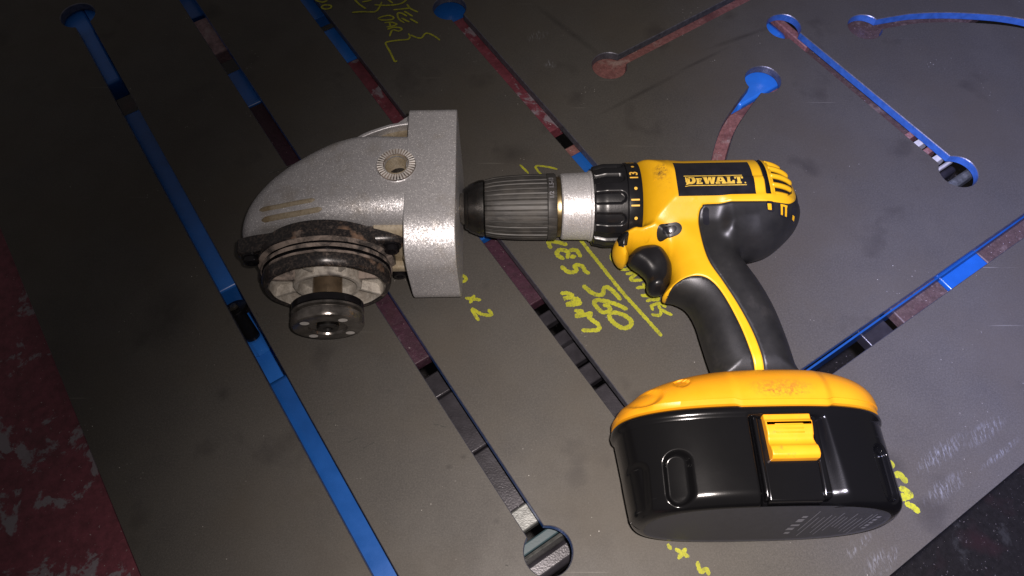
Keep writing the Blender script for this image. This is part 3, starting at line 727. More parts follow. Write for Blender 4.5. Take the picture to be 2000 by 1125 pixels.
# vent ribs at the back
for k, vv in enumerate((-17.0, -10.0, -3.0, 4.0, 10.0)):
    V, Fc = [], []; us = np.linspace(83.5, 100.0 - .030 * (vv + 4) ** 2 * .9, 14)
    for i, uu in enumerate(us):
        vy = vv * (1 - .15 * ((uu - 84) / 20) ** 2)
        rb = 29.5 * math.sqrt(max(0, 1 - (max(0, uu - 74) / 33.6) ** 2.4)); z = math.sqrt(max(0, rb ** 2 - vy ** 2)) + .2
        for a in range(8):
            th = 2 * math.pi * a / 8; V.append(Lc(uu, vy + 1.75 * math.cos(th), z - 1.6 + 2.0 * math.sin(th)))
    for i in range(len(us) - 1):
        for a in range(8): Fc.append((i * 8 + a, i * 8 + (a + 1) % 8, i * 8 + 8 + (a + 1) % 8, i * 8 + 8 + a))
    Fc += [tuple(range(8)), tuple(range((len(us) - 1) * 8, len(us) * 8))]
    fixn(mesh('vent_rib', V, Fc, M['yellow'], housing, True))
# name label with lettering, wrapped round the barrel
def cyl(u, th, r): return Lc(u, r * math.sin(th), r * math.cos(th))
rL = 30.3
def onb(u_, th, lift): vv = 29.6 * math.sin(th); return Lc(u_, vv, drop(u_, vv) + lift)
V, Fc = [], []
na, nu = 40, 40; t0, t1 = R(-33), R(24.5)
for i in range(na + 1):
    for j in range(nu + 1): V.append(onb(22.0 + 49.5 * j / nu, t0 + (t1 - t0) * i / na, .22))
for i in range(na):
    for j in range(nu): a = i * (nu + 1) + j; Fc.append((a, a + 1, a + nu + 2, a + nu + 1))
lab = mesh('label', V, Fc, M['label'], drill, True); tag(lab, 'black label with yellow lettering on the barrel')
def lettering(name, loops_list, mat, parent, fmap):
    V, Fc = [], []
    for loops in loops_list:
        ll = [[tuple(p) for p in densify(l, .7)] for l in loops]
        v, f = cdt(ll, grid_in(ll, .9, .3))
        b0 = len(V); V += [fmap(*p) for p in v]; Fc += [tuple(i + b0 for i in t) for t in f]
    return mesh(name, V, Fc, mat, parent)
def P_(x0, sx, sy, pts, sh=0.0): return [(x0 + x * sx + y * sy * sh, y * sy) for x, y in pts]
hL = 6.0
def glyph(ch, x0, w, h):
    if ch == 'D': return [P_(x0, w, h, [(.04, 0), (.04, 1), (.62, 1), (.88, .86), (1, .62), (1, .38), (.88, .14), (.62, 0)]), P_(x0, w, h, [(.42, .26), (.42, .74), (.55, .74), (.65, .62), (.65, .38), (.55, .26)])]
    if ch == 'E': return [P_(x0, w, h, [(0, 0), (0, .2), (.1, .2), (.1, .8), (0, .8), (0, 1), (.95, 1), (.95, .72), (.45, .76), (.45, .62), (.8, .62), (.8, .4), (.45, .4), (.45, .24), (1, .3), (1, 0)])]
    if ch == 'W': return [P_(x0, w, h, [(.20, 0), (.05, .8), (0, .8), (0, 1), (.38, 1), (.38, .8), (.33, .8), (.37, .42), (.47, 1), (.63, 1), (.69, .42), (.74, .8), (.69, .8), (.69, 1), (1, 1), (1, .8), (.95, .8), (.80, 0), (.58, 0), (.50, .46), (.42, 0)])]
    if ch == 'A': return [P_(x0, w, h, [(0, 0), (0, .2), (.06, .2), (.30, 1), (.68, 1), (.94, .2), (1, .2), (1, 0), (.56, 0), (.56, .18), (.64, .18), (.62, .28), (.36, .28), (.34, .18), (.42, .18), (.42, 0)]), P_(x0, w, h, [(.40, .44), (.58, .44), (.49, .76)])]
    if ch == 'L': return [P_(x0, w, h, [(0, 0), (0, .2), (.1, .2), (.1, .8), (0, .8), (0, 1), (.58, 1), (.58, .8), (.46, .8), (.46, .26), (.68, .26), (.74, .42), (1, .42), (1, 0)])]
    if ch == 'T': return [P_(x0, w, h, [(.22, 0), (.22, .2), (.32, .2), (.32, .76), (.22, .76), (.2, .6), (0, .6), (0, 1), (1, 1), (1, .6), (.8, .6), (.78, .76), (.68, .76), (.68, .2), (.78, .2), (.78, 0)])]
gl = []
for ch, x0, w, h in (('D', 27.3, 6.4, 6.0), ('E', 34.0, 4.0, 4.3), ('W', 38.2, 8.8, 6.0), ('A', 46.4, 7.0, 6.0), ('L', 53.6, 5.2, 6.0), ('T', 58.8, 5.6, 6.0)): gl.append(glyph(ch, x0, w, h))
gl.append([[(65.0, 0), (65.9, 0), (65.9, .9), (65.0, .9)]])
gl.append([[(26.8, 6.75), (64.6, 6.75), (64.6, 7.3), (26.8, 7.3)]]); gl.append([[(26.8, -1.3), (66.2, -1.3), (66.2, -.75), (26.8, -.75)]])
thb = R(9.2)
lettering('lettering', gl, M['gold'], lab, lambda x, y: onb(x, thb - y / 29.5, .34))
# screws, selector button and front detail
sc_ = on_body('selector_button', capsule((12.0, 31.2), (19.6, 30.6), 4.0), M['rubber'], housing, .5, .7, 1.5)
on_body('arrow_mark', capsule((13.4, 31.1), (18.2, 30.7), 2.1), M['label'], housing, .8, .7, 1.0)
on_body('screw_cover', [(2.2 + 2.7 * math.cos(a), 31.5 + 2.7 * math.sin(a)) for a in np.linspace(0, 2 * math.pi, 20)[:-1]], M['yellow'], housing, .45, .8, 1, .3)
on_body('logo_pad', [(9, -15), (17, -15), (17, -5), (9, -5)], M['yellow'], housing, .35, 1, .8, .2)
on_body('oval_recess', capsule((39.4, 20.6), (39.4, 27.5), 2.0), M['label'], parts['rear_grip'], .12, .7, .6)
for cu, cv, ru, rv in ((79.5, 20.6, 2.6, 3.4), (89.5, 21.6, 4.2, 3.8), (97.6, 21.2, 1.8, 3.6)):
    on_body('vent_window', [(cu - ru, cv - rv + 1), (cu - ru + 1, cv - rv), (cu + ru - 1, cv - rv), (cu + ru, cv - rv + 1), (cu + ru, cv + rv - 1), (cu + ru - 1, cv + rv), (cu - ru + 1, cv + rv), (cu - ru, cv + rv - 1)], M['label'], parts['rear_grip'], .5, .6, .8)
on_body('vent_bar', [(77.5, 19.4), (80.0, 19.4), (80.0, 23.2), (77.5, 23.2)], M['yellow'], parts['rear_grip'], .85, .6, .6)
for cu in (87.4, 90.6): on_body('vent_bar', [(cu - .7, 19.2), (cu + .7, 19.2), (cu + .7, 24.6), (cu - .7, 24.6)], M['yellow'], parts['rear_grip'], .9, .6, .6)
on_body('vent_bar', [(86.6, 18.6), (91.6, 18.6), (91.6, 19.6), (86.6, 19.6)], M['yellow'], parts['rear_grip'], .9, .6, .6)
on_body('vent_bar', [(96.4, 22), (98.2, 22), (98.2, 24), (96.4, 24)], M['yellow'], parts['rear_grip'], .8, .6, .6)

# trigger
trig = np.array(densify([tuple(p) for p in smooth_loop([(-9.5, 42), (-4.5, 36), (2.5, 33.8), (9.5, 34), (14.5, 38), (18, 48), (17, 57), (14, 63), (11.5, 67), (6.5, 68.2), (2.5, 67), (.6, 63.5), (1.2, 57.5), (-2.5, 51.5), (-8, 46.5)], 6)], .8))
ti = []
Tt = np.roll(trig, -1, 0) - np.roll(trig, 1, 0); Tt /= np.linalg.norm(Tt, axis=1)[:, None]; Nt = np.c_[-Tt[:, 1], Tt[:, 0]]
if not inside(trig[:1] + Nt[:1] * .3, [trig])[0]: Nt = -Nt
for d in (.06, .3, .8): 
    q = trig + Nt * d; q = q[inside(q, [trig])]; ti.append(q[dist(q, trig) > d * .9])
v, f = cdt([trig], np.vstack(ti + [grid_in([trig], 1.0, 1.3)]), (), 1e-4)
d = dist(v, trig); h = 10.5 * np.sqrt(np.clip(1 - (1 - np.minimum(d, 7) / 7) ** 2, 0, 1)) * (1 - .16 * np.exp(-(((v[:, 0] - 6) / 5) ** 2 + ((v[:, 1] - 56) / 7) ** 2)))
n = len(v)
o = mesh('trigger', [Lc(p[0], p[1], z) for p, z in zip(v, h)] + [Lc(p[0], p[1], -z) for p, z in zip(v, h)], [tuple(t) for t in f] + [tuple(i + n for i in t[::-1]) for t in f], M['black'], drill, True); fixn(o)
for pl in o.data.polygons: pl.use_smooth = True

# ---- clutch ring with numbers
pk = math.radians(30)
def clutch_disp(s, th, r):
    ph = (th - R(22.5) + pk / 2) % pk - pk / 2
    y = ph * 28.5; x = s + 14.5
    d = math.hypot(max(0, x), y) if x > 0 else abs(y)
    k = float(sst(d, 3.0, 4.2)); 
    return -2.3 * (1 - k) * (1 if s > -27.5 else 1)
prof = [(-31.5, 22.8), (-30.8, 24.6)] + [(s, 26.6 + 1.6 * sst(s, -30, -22)) for s in np.linspace(-30, -9.7, 44)] + [(-9.5, 28.1), (-9.3, 27.7), (-9.1, 28.5)] + [(-9, 28.7), (-1.0, 28.9), (-.2, 28.4), (-.2, 20)]
clutch = lathe('clutch_ring', prof, M['black'], drill, Lax, 240, lambda s, th, r: clutch_disp(s, th, r) if -30.5 < s < -9.6 else 0, True, True, 50)
def text_mesh(body, size):
    c = bpy.data.curves.new('t', 'FONT'); c.body = body; c.size = size; c.align_x = 'CENTER'; c.align_y = 'CENTER'; c.offset = size * .022; c.resolution_u = 4
    o = bpy.data.objects.new('t', c); S.collection.objects.link(o)
    me = bpy.data.meshes.new_from_object(o.evaluated_get(bpy.context.evaluated_depsgraph_get()))
    V = [tuple(v.co) for v in me.vertices]; Fc = [tuple(p.vertices) for p in me.polygons]
    bpy.data.objects.remove(o); bpy.data.curves.remove(c); bpy.data.meshes.remove(me); return V, Fc
def ring_text(name, body, size, u0, th0, r, mat, parent):
    V, Fc = text_mesh(body, size)
    return mesh(name, [cyl(u0 - y, th0 - x / r, r) for x, y, z in V], Fc, mat, parent)
for body, th in (('17', -64), ('15', -46), ('13', -8), ('11', 30.4), ('9', 69)): ring_text('numeral', body, 7.4, -5.0, R(th), 28.98, M['num'], clutch)
for th in (-27, 11.8, 50.5, -55): 
    mesh('dot', [cyl(-4.8 + 1.05 * math.cos(a), R(th) + 1.05 * math.sin(a) / 28.9, 28.98) for a in np.linspace(0, 2 * math.pi, 15)[:-1]], [tuple(range(14))], M['num'], clutch)
# ---- metal collar
lathe('metal_collar', [(-51.5, 14), (-51.5, 21.6), (-50.6, 22.3), (-36, 22.8), (-33, 23.0), (-32.4, 23.9), (-30.6, 23.9), (-30.4, 20)], M['collar'], drill, Lax, 96)
lathe('gear_neck', [(-56, 12), (-56, 19.5), (-54, 20.2), (-52, 20.2), (-51.6, 12)], M['brass'], drill, Lax, 64)
# ---- chuck
def sl_r(s): return float(np.interp(s, [-101.5, -96, -88, -80, -70, -61], [19.3, 20.6, 21.5, 21.95, 22.2, 22.35]))
def sl_d(s, th, r):
    if s > -61.2: return 0
    n = 36; ph = (th * n / (2 * math.pi)) % 1.0; d = min(ph, 1 - ph) * 2 * math.pi / n * 22
    k = float(sst(d, .18, .55)); step = (.35 if int(th * n / (2 * math.pi)) % 4 == 0 else 0)
    return -(.75) * (1 - k) - step * k
prof = [(-102.3, 15), (-102.3, 18.8)] + [(s, sl_r(s)) for s in np.linspace(-101.8, -61.5, 26)] + [(-61.2, 22.3), (-61, 21.9), (-60.6, 22.6), (-55.6, 22.6), (-54.8, 22.0), (-54.6, 14)]
chuck = link(bpy.data.objects.new('chuck', None), drill); chuck.location = (0, 0, 0)
lathe('sleeve', prof, M['sleeve'], chuck, Lax, 480, sl_d, True, True, 60)
lathe('nose', [(-116.2, 8), (-116.2, 13.4), (-115.6, 14.2), (-113.6, 15.0), (-113.2, 16.0), (-106.5, 18.8), (-103.2, 19.2), (-102.8, 18.5), (-102.4, 12)], M['chrome'], chuck, Lax, 96)
lathe('jaw_ring', [(-119.2, 4), (-119.2, 10.0), (-117.2, 10.8), (-116.0, 11.2), (-116.0, 4)], M['nut'], chuck, Lax, 48)
ring_text('size_mark', '1/2  1.5-13', 4.0, -58.2, R(-2), 22.66, M['white'], chuck)
# ---- foot of the handle
def superloft(name, rows, mat, parent, na=240, dispf=None, cap0=True, cap1=True, ang=50):
    """rows: (v, uc, aL, aR, b, nu, nw)"""
    V, Fc = [], []
    th = np.linspace(0, 2 * math.pi, 1441); ct, st = np.cos(th), np.sin(th)
    for (v_, uc, aL, aR, b, nu, nw) in rows:
        x = np.sign(ct) * np.abs(ct) ** (2 / nu); y = np.sign(st) * np.abs(st) ** (2 / nw)
        U = uc + np.where(x > 0, aR, aL) * x; Wv = b * y
        sl = np.r_[0, np.cumsum(np.hypot(np.diff(U), np.diff(Wv)))]; q = np.linspace(0, sl[-1], na + 1)[:-1]
        for uu_, ww_ in zip(np.interp(q, sl, U), np.interp(q, sl, Wv)):
            p = [uu_, v_, ww_]
            if dispf: p = dispf(p)
            V.append(Lc(*p))
    n = len(rows)
    for i in range(n - 1):
        for j in range(na): k = (j + 1) % na; Fc.append((i * na + j, i * na + k, (i + 1) * na + k, (i + 1) * na + j))
    if cap0: Fc.append(tuple(range(na))[::-1])
    if cap1: Fc.append(tuple((n - 1) * na + j for j in range(na)))
    o = mesh(name, V, Fc, mat, parent, True); fixn(o); autosmooth(o, ang); return o
UC = 48.5
rows = []
def footrow(v_):
    x = min(1, max(0, (157 - v_) / 31)); k = max(0.0, 1 - x ** 2.3) ** (1 / 2.3)
    c = UC + 11 * x ** 1.5
    return (v_, c, 78 * k, 73.4 * k, 42.8 * k, 2.7, 2.5)
for t in np.linspace(0, 1, 34): rows.append(footrow(126.0 + 26.0 * t ** 1.6))
rows += [footrow(152.3), (152.6, UC, 77.4, 72.8, 42.0, 2.7, 2.5), (155.6, UC, 77.6, 73.0, 42.1, 2.7, 2.5), (156.4, UC, 75, 70.4, 40, 2.7, 2.5)]
def foot_disp(p):
    u_, v_, w_ = p
    if w_ > 0:
        # round screw pit and scooped corner recess
        d1 = math.hypot(u_ - 7.0, (v_ - 139.5) * 1.2); k = 1 - float(sst(d1, 3.2, 4.4)); w_ -= 2.2 * k
        d2 = math.hypot((u_ + 14) / 1.5, (v_ - 146.0)); k = 1 - float(sst(d2, 4.6, 7.0)); w_ -= 4.0 * k
        # raised thumb pad over the latch
        k = float(sst(u_, 31, 35) * (1 - sst(u_, 81, 86)) * sst(v_, 130, 134)); w_ += 1.1 * k; v_ += 1.5 * k * float(sst(v_, 149, 152))
    return [u_, v_, max(w_, -39.9)]
foot = superloft('handle_foot', rows, M['orange'], drill, 420, foot_disp)
# ---- battery pack
rows = [(156.2, UC, 74, 69.4, 39, 2.7, 2.5), (156.6, UC, 77.0, 72.4, 41.2, 2.7, 2.5), (157.8, UC, 78.2, 73.6, 42.2, 2.7, 2.5), (159.6, UC, 78.6, 74.0, 42.5, 2.7, 2.5), (161.4, UC, 78.2, 73.6, 42.2, 2.7, 2.5), (162.4, UC, 76.8, 72.4, 41.2, 2.7, 2.5)]
VB = 211.2; RB = 7.0
def bshear(v_, w_): return v_ - .088 * w_ * float(sst(v_, 168, 203))
for v_ in np.linspace(162.9, VB - RB, 90):
    t = (v_ - 162) / 50; rows.append((v_, UC + 1.5 * t, 76.7 - 4.5 * t, 72.4 + .6 * t, 41.2 - .2 * t, 2.7, 2.6))
tB = (VB - RB - 162) / 50
for k in range(1, 15):
    a = math.pi / 2 * k / 14; ins = RB * (1 - math.cos(a))
    rows.append((VB - RB + RB * math.sin(a), UC + 1.5 * tB, 76.7 - 4.5 * tB - ins, 72.4 + .6 * tB - ins, 41.2 - .2 * tB - ins, 2.7, 2.6))
def batt_disp(p):
    u_, v_, w_ = p
    if w_ > -5:
        for cu, v0, v1, r_, dp in ((-1.5, 186.0, 202.5, 7.6, 4.6), (109.0, 181.5, 203, 6.2, 5.0), (-21, 187, 206, 6.2, 3.4)):
            dv = max(v0 - v_, 0, v_ - v1); d_ = math.hypot(u_ - cu, dv); k = 1 - float(sst(d_, r_ - 3.2, r_)); w_ -= dp * k
        # valley either side of the latch guide
        k = float(sst(u_, 36.5, 40.0) * (1 - sst(u_, 73.5, 79.5 + (v_ - 160) * .12))) * float(sst(v_, 161, 164)); w_ = w_ - 5.0 * k
    return [u_, bshear(v_, p[2]), max(w_, -39.9)]
pack = superloft('battery_pack', rows, M['battery'], drill, 640, batt_disp, True, False, 178)

tag(pack, 'black battery pack with yellow release latch')
# bottom face
na = 160; V, Fc = [], []
for k, (ins, vv) in enumerate(((RB, VB), (RB + .6, VB - .35), (RB + 3, VB - .35), (40.0, VB - .35))):
    for j in range(na):
        th = 2 * math.pi * j / na; c, s = math.cos(th), math.sin(th)
        x = math.copysign(abs(c) ** (2 / 2.7), c); y = math.copysign(abs(s) ** (2 / 2.6), s)
        V.append(Lc(UC + 1.5 * tB + ((72.4 + .6 * tB if x > 0 else 76.7 - 4.5 * tB) - ins) * x, bshear(vv, (41.2 - .2 * tB - ins) * y), (41.2 - .2 * tB - ins) * y))
for k in range(3):
    for j in range(na): q = (j + 1) % na; Fc.append((k * na + j, k * na + q, (k + 1) * na + q, (k + 1) * na + j))
Fc.append(tuple(3 * na + j for j in range(na)))
o = mesh('end_panel', V, Fc, M['battend'], pack, True); fixn(o); autosmooth(o, 30)
# printed lines on the end panel
def pbar(u0, u1, w0, w1, name='print_line'):
    return mesh(name, [Lc(u0, bshear(VB, w0) - .15, w0), Lc(u1, bshear(VB, w0) - .15, w0), Lc(u1, bshear(VB, w1) - .15, w1), Lc(u0, bshear(VB, w1) - .15, w1)], [(0, 1, 2, 3)], M['white'], pack)
uu = 72.0
for k in range(13):
    top = 24 - .010 * (uu - 72) ** 2 * .6; w0 = -26 + rng.uniform(0, 22); w1 = top - rng.uniform(0, 12)
    pbar(uu, uu + .45, w0, w1); uu += 2.6 + rng.uniform(-.3, .5)
for k in range(5): pbar(66 + rng.uniform(-1.4, .4), 69 + rng.uniform(-.4, .6), -20 + 8 * k, -15 + 8 * k + rng.uniform(-1.5, 1), 'print_mark')
for k in range(5): pbar(107.0, 109.2, -12 + 5.2 * k, -8.6 + 5.2 * k, 'print_mark')
# latch guide and latch
def prism(name, prof, u0f, u1f, mat, parent, bev=.6, seg=3):
    """prof: closed loop of (v, w); u range by v"""
    n = len(prof); V = [Lc(u0f(v_), v_, w_) for v_, w_ in prof] + [Lc(u1f(v_), v_, w_) for v_, w_ in prof]
    Fc = [tuple(range(n))[::-1], tuple(range(n, 2 * n))] + [(i, (i + 1) % n, n + (i + 1) % n, n + i) for i in range(n)]
    o = mesh(name, V, Fc, mat, parent); fixn(o); bevel(o, bev / 1000, seg, 30); autosmooth(o, 40); return o
prism('latch_guide', [(163, 30), (163, 38.6), (200, 39.4), (206.4, 39.2), (207.6, 30)], lambda v_: 42.5 + (v_ - 163) * -.02, lambda v_: 72.0 - (v_ - 163) * .055, M['battery'], pack, .9)
prism('guide_rib', [(162.5, 30), (162.5, 40.5), (200, 40.6), (205.2, 40.0), (206.4, 30)], lambda v_: 70.6 - (v_ - 163) * .03, lambda v_: 73.4 + (v_ - 163) * .01, M['battery'], pack, 1.2)
prism('guide_rib', [(162.5, 30), (162.5, 40.5), (200, 40.6), (205.2, 40.0), (206.4, 30)], lambda v_: 39.8, lambda v_: 42.2, M['battery'], pack, 1.0)
lp = [(161.9, 36), (161.9, 42.2), (165.2, 42.4), (165.9, 43.6)] + [(166.5 + 6 * t, 43.6 + .3 * t) for t in np.linspace(0, 1, 3)] + [(173 + 6.3 * t, 43.9 - 1.4 * math.sin(math.pi * t)) for t in np.linspace(.1, .9, 7)] + [(179.5, 44.6), (182, 45.4), (184.4, 45.2), (186, 43.4), (186.3, 36)]
latch = prism('release_latch', lp, lambda v_: 44.8 + (v_ - 158) * .02, lambda v_: 69.6 + (v_ - 158) * .015 - .9 * math.exp(-((v_ - 174) / 4) ** 2), M['orange'], pack, .9)
for k in range(3): box('grip_ridge', (49.5, 167.6 + 2.2 * k, 43.2), (64.5, 168.4 + 2.2 * k, 44.35), M['orange'], pack, Lc, .0004)

# ------------------------------------------------------------------ grinder gear head gripped in the chuck
gx = O + np.array([math.cos(ANG), math.sin(ANG), 0]) * -.19
gr = link(bpy.data.objects.new('grinder_gear_head', None)); gr.location = (gx[0], gx[1], 0); gr.rotation_euler = (0, 0, ANG)
tag(gr, 'sparkling silver angle grinder gear head lying on its side, gripped by the chuck', 'grinder head')
def Gc(u, v, w): return ((u + 190) / 1000, -v / 1000, w / 1000 + ZA)
# gear case: lofted along u
tu = np.array([-261.5, -260.7, -258.5, -254.5, -248, -239, -228, -214, -200, -186, -170, -156, -148])
t_vb = np.array([22., 15, 8, 1, -7, -15, -22.5, -28.5, -32.5, -33.5, -32, -31, -31])
t_vf = np.array([21., 25, 28, 29.5, 30, 30, 30, 30, 30, 30, 30, 30, 30])
t_b = np.array([1.0, 8, 14.5, 20.5, 26, 31, 34.5, 37.2, 39.3, 40.8, 41.8, 42.2, 42.2])
def rrect(v0, v1, w0, w1, r, n=10):
    """r: radii (back-top, front-top, front-bottom, back-bottom)"""
    out = []
    for (cx, cy, a0, rr) in ((v0 + r[0], w1 - r[0], 180, r[0]), (v1 - r[1], w1 - r[1], 90, r[1]), (v1 - r[2], w0 + r[2], 0, r[2]), (v0 + r[3], w0 + r[3], -90, r[3])):
        for i in range(n + 1):
            a = R(a0 - 90 * i / n); out.append((cx + rr * math.cos(a), cy + rr * math.sin(a)))
    return out
def case_sec(u_, n=140):
    vb_, vf_, b_ = [float(np.interp(u_, tu, t)) for t in (t_vb, t_vf, t_b)]
    a_ = (vf_ - vb_) / 2; m_ = min(a_, b_) * .97; k1 = float(sst(u_, -262, -168)); k2 = float(sst(u_, -262, -195))
    return rrect(vb_, vf_, -min(b_, 39.8), min(b_, 42.0), (m_ * (1 - k1) + min(m_, 6) * k1, m_ * (1 - k2) + min(m_, 15) * k2, m_ * (1 - k2) + min(m_, 12) * k2, m_ * (1 - k1) + min(m_, 16) * k1), 34)
us = list(np.r_[np.linspace(-261.5, -252, 18), np.linspace(-250, -148, 44)])
# smooth the tables by resampling through a cubic
def csmooth(t): 
    d = np.linspace(-261.5, -148, 400); y = np.interp(d, tu, t); k = np.ones(25) / 25; yp = np.r_[np.full(12, y[0]), y, np.full(12, y[-1])]; ys = np.convolve(yp, k, 'valid')
    m = sst(d, -261.5, -254); return d, y * (1 - m) + ys * m
D_, a1 = csmooth(t_vb); _, a2 = csmooth(t_vf); _, a3 = csmooth(t_b); tu, t_vb, t_vf, t_b = D_, a1, a2, a3
V, Fc = [], []; n = 140
for u_ in us: V += [Gc(u_, a, b) for a, b in case_sec(u_)]
for i in range(len(us) - 1):
    for j in range(n): k = (j + 1) % n; Fc.append((i * n + j, i * n + k, (i + 1) * n + k, (i + 1) * n + j))
Fc += [tuple(range(n))[::-1], tuple((len(us) - 1) * n + j for j in range(n))]
case = mesh('gear_case', V, Fc, M['alu'], gr, True); fixn(case)
def cut(o, verts, faces):                        # sink a hole into a mesh
    c_ = mesh('cutter', verts, faces, M['inner'], o.parent); fixn(c_)
    m_ = o.modifiers.new('cut', 'BOOLEAN'); m_.operation = 'DIFFERENCE'; m_.object = c_; m_.solver = 'EXACT'
    bpy.context.view_layer.update()
    me = bpy.data.meshes.new_from_object(o.evaluated_get(bpy.context.evaluated_depsgraph_get()))
    o.modifiers.clear(); o.data = me; me_c = c_.data; bpy.data.objects.remove(c_); bpy.data.meshes.remove(me_c)
qv = [Gc(-157 + 7.4 * math.cos(a), -5 + 7.4 * math.sin(a), w_) for w_ in (24, 60) for a in np.linspace(0, 2 * math.pi, 41)[:-1]]
cut(case, qv, [tuple(range(40))[::-1], tuple(range(40, 80))] + [(i, (i + 1) % 40, 40 + (i + 1) % 40, 40 + i) for i in range(40)])
autosmooth(case, 45)
gt = BVHTree.FromPolygons([Vector(((x * 1000) - 190, -y * 1000, (z - ZA) * 1000)) for x, y, z in V], Fc)
def gdrop(u_, v_):
    h = gt.ray_cast(Vector((u_, v_, 200)), Vector((0, 0, -1))); return h[0].z if h[0] is not None else 0
# mounting block at the motor side: rounded section extruded along u
def extr(name, sec, u0, u1, mat, bev, parent=gr, taper=None):
    n = len(sec); stops = [u0 + (u1 - u0) * t for t in (0, .5, 1)]
    V = []; Fc = []
    for s_ in stops: V += [Gc(s_, a, b) for a, b in sec]
    for i in range(2):
        for j in range(n): k = (j + 1) % n; Fc.append((i * n + j, i * n + k, (i + 1) * n + k, (i + 1) * n + j))
    Fc += [tuple(range(n))[::-1], tuple(2 * n + j for j in range(n))]
    o = mesh(name, V, Fc, mat, parent, True); fixn(o)
    if bev: bevel(o, bev / 1000, 3, 50)
    autosmooth(o, 40); return o
block = extr('mounting_block', rrect(-53, 57, -39.8, 42.2, (6, 27, 26, 12), 14), -151, -119.5, M['alu'], .7)
0 and lathe('bore_ring', [(-119.6, 10), (-119.6, 27), (-118.6, 27), (-118.6, 10)], M['inner'], gr, lambda s, x, y: Gc(s, x, y), 64)
lathe('pinion_shaft', [(-121, 6.2), (-114, 6.2), (-113.5, 5.6)], M['brass'], gr, lambda s, x, y: Gc(s, x, y), 40)
# handle socket with serrated face
sk = link(bpy.data.objects.new('handle_socket', None), gr)
hu, hv = -157.0, -5.0; hz = 41.6
def Hx(s, x, y): return Gc(hu + y, hv + x, hz + s)
lathe('boss', [(-4, 14.2), (-.2, 13.6), (.5, 12.8), (.9, 12.4), (.9, 7.0), (.0, 7.0)], M['alu'], sk, Hx, 96, None, False)
lathe('serrated_ring', [(.6, 12.4), (1.7, 12.0), (2.1, 11.6), (2.0, 8.4), (1.4, 7.9), (.5, 7.8)], M['iron2'], sk, Hx, 288, lambda s, th, r: 0, False)
V, Fc = [], []
for k in range(36):
    a = 2 * math.pi * k / 36; h_ = .055
    for rr, z in ((8.2, 2.0), (12.0, 1.9)):
        for q, zz in ((-h_, 0), (0, .75), (h_, 0)): V.append(Hx(z + zz, rr * math.sin(a + q), rr * math.cos(a + q)))
    b0 = 6 * k; Fc += [(b0, b0 + 1, b0 + 4, b0 + 3), (b0 + 1, b0 + 2, b0 + 5, b0 + 4), (b0 + 2, b0 + 1, b0), (b0 + 3, b0 + 4, b0 + 5)]
fixn(mesh('serration', V, Fc, M['serr'], sk))
def thr(s, th, r): return .22 * math.sin(4.5 * s + th)
lathe('threaded_bore', [(s, 7.2) for s in np.linspace(2.0, -16, 90)], M['inner'], sk, Hx, 64, thr, False)
lathe('bore_floor', [(-12, 7.4), (-12.4, 5.5), (-12.4, .2)], M['nut'], sk, Hx, 48, None, False)
# raised ribs on the nose
for pts in ([(507, 411), (545, 403), (580, 396), (615, 390)], [(511, 431), (550, 422), (590, 415), (629, 408)]):
    UV = []
    for px, py in pts:
        zz = 26.0
        for _ in range(12):
            p = at(px, py, ZA + zz / 1000) - O; u_ = (p[0] * math.cos(ANG) + p[1] * math.sin(ANG)) * 1000; v_ = (p[0] * math.sin(ANG) - p[1] * math.cos(ANG)) * 1000
            zz = .5 * zz + .5 * gdrop(u_, v_)
        UV.append((u_, v_))
    P = np.array(smooth_loop(UV, 8, False)); V, Fc = [], []
    for i, (u_, v_) in enumerate(P):
        e = min(1, min(i, len(P) - 1 - i) * .4 + .2)
        for dv, lf in ((-1.7, -.5), (-1.1, .55), (1.1, .55), (1.7, -.5)): V.append(Gc(u_, v_ + dv * e, gdrop(u_, v_ + dv * e) + lf))
    for i in range(len(P) - 1):
        for a in range(3): Fc.append((4 * i + a, 4 * i + a + 1, 4 * i + 5 + a, 4 * i + 4 + a))
    fixn(mesh('nose_rib', V, Fc, M['inner'], gr, True))
# gusset web behind the block
arc = smooth_loop([(-193, -29), (-183, -38.5), (-169.5, -45), (-160, -47.8), (-150, -49.3)], 6, False)
def wall_arc(name, arc, w0, w1, th, mat):
    P = np.array(arc); T = np.gradient(P, axis=0); T /= np.linalg.norm(T, axis=1)[:, None]; N = np.c_[-T[:, 1], T[:, 0]]
    V, Fc = [], []; n = len(P)
    for w_ in (w0, w1):
        for sgn in (-.5, .5): V += [Gc(p[0] + q[0] * th * sgn, p[1] + q[1] * th * sgn, w_) for p, q in zip(P, N)]
    A, B, C_, D__ = 0, n, 2 * n, 3 * n
    for i in range(n - 1):
        Fc += [(A + i, A + i + 1, C_ + i + 1, C_ + i), (B + i, B + i + 1, D__ + i + 1, D__ + i), (C_ + i, C_ + i + 1, D__ + i + 1, D__ + i), (A + i, A + i + 1, B + i + 1, B + i)]
    Fc += [(A, B, D__, C_), (A + n - 1, B + n - 1, D__ + n - 1, C_ + n - 1)]
    o = mesh(name, V, Fc, mat, gr, True); fixn(o); bevel(o, .0006, 2, 40); autosmooth(o, 40); return o
wall_arc('gusset_rim', arc, -14, 31, 2.6, M['alu'])
ploop = [(p[0], p[1]) for p in arc] + [(-150, -30), (-188, -30)]
n = len(ploop)
o = mesh('gusset_web', [Gc(a, b, 25) for a, b in ploop] + [Gc(a, b, 18) for a, b in ploop], [tuple(range(n)), tuple(range(n, 2 * n))[::-1]] + [(i, (i + 1) % n, n + (i + 1) % n, n + i) for i in range(n)], M['inner'], gr); fixn(o)
g2 = [(-178, -52), (-151.5, -75), (-151.5, -48)]
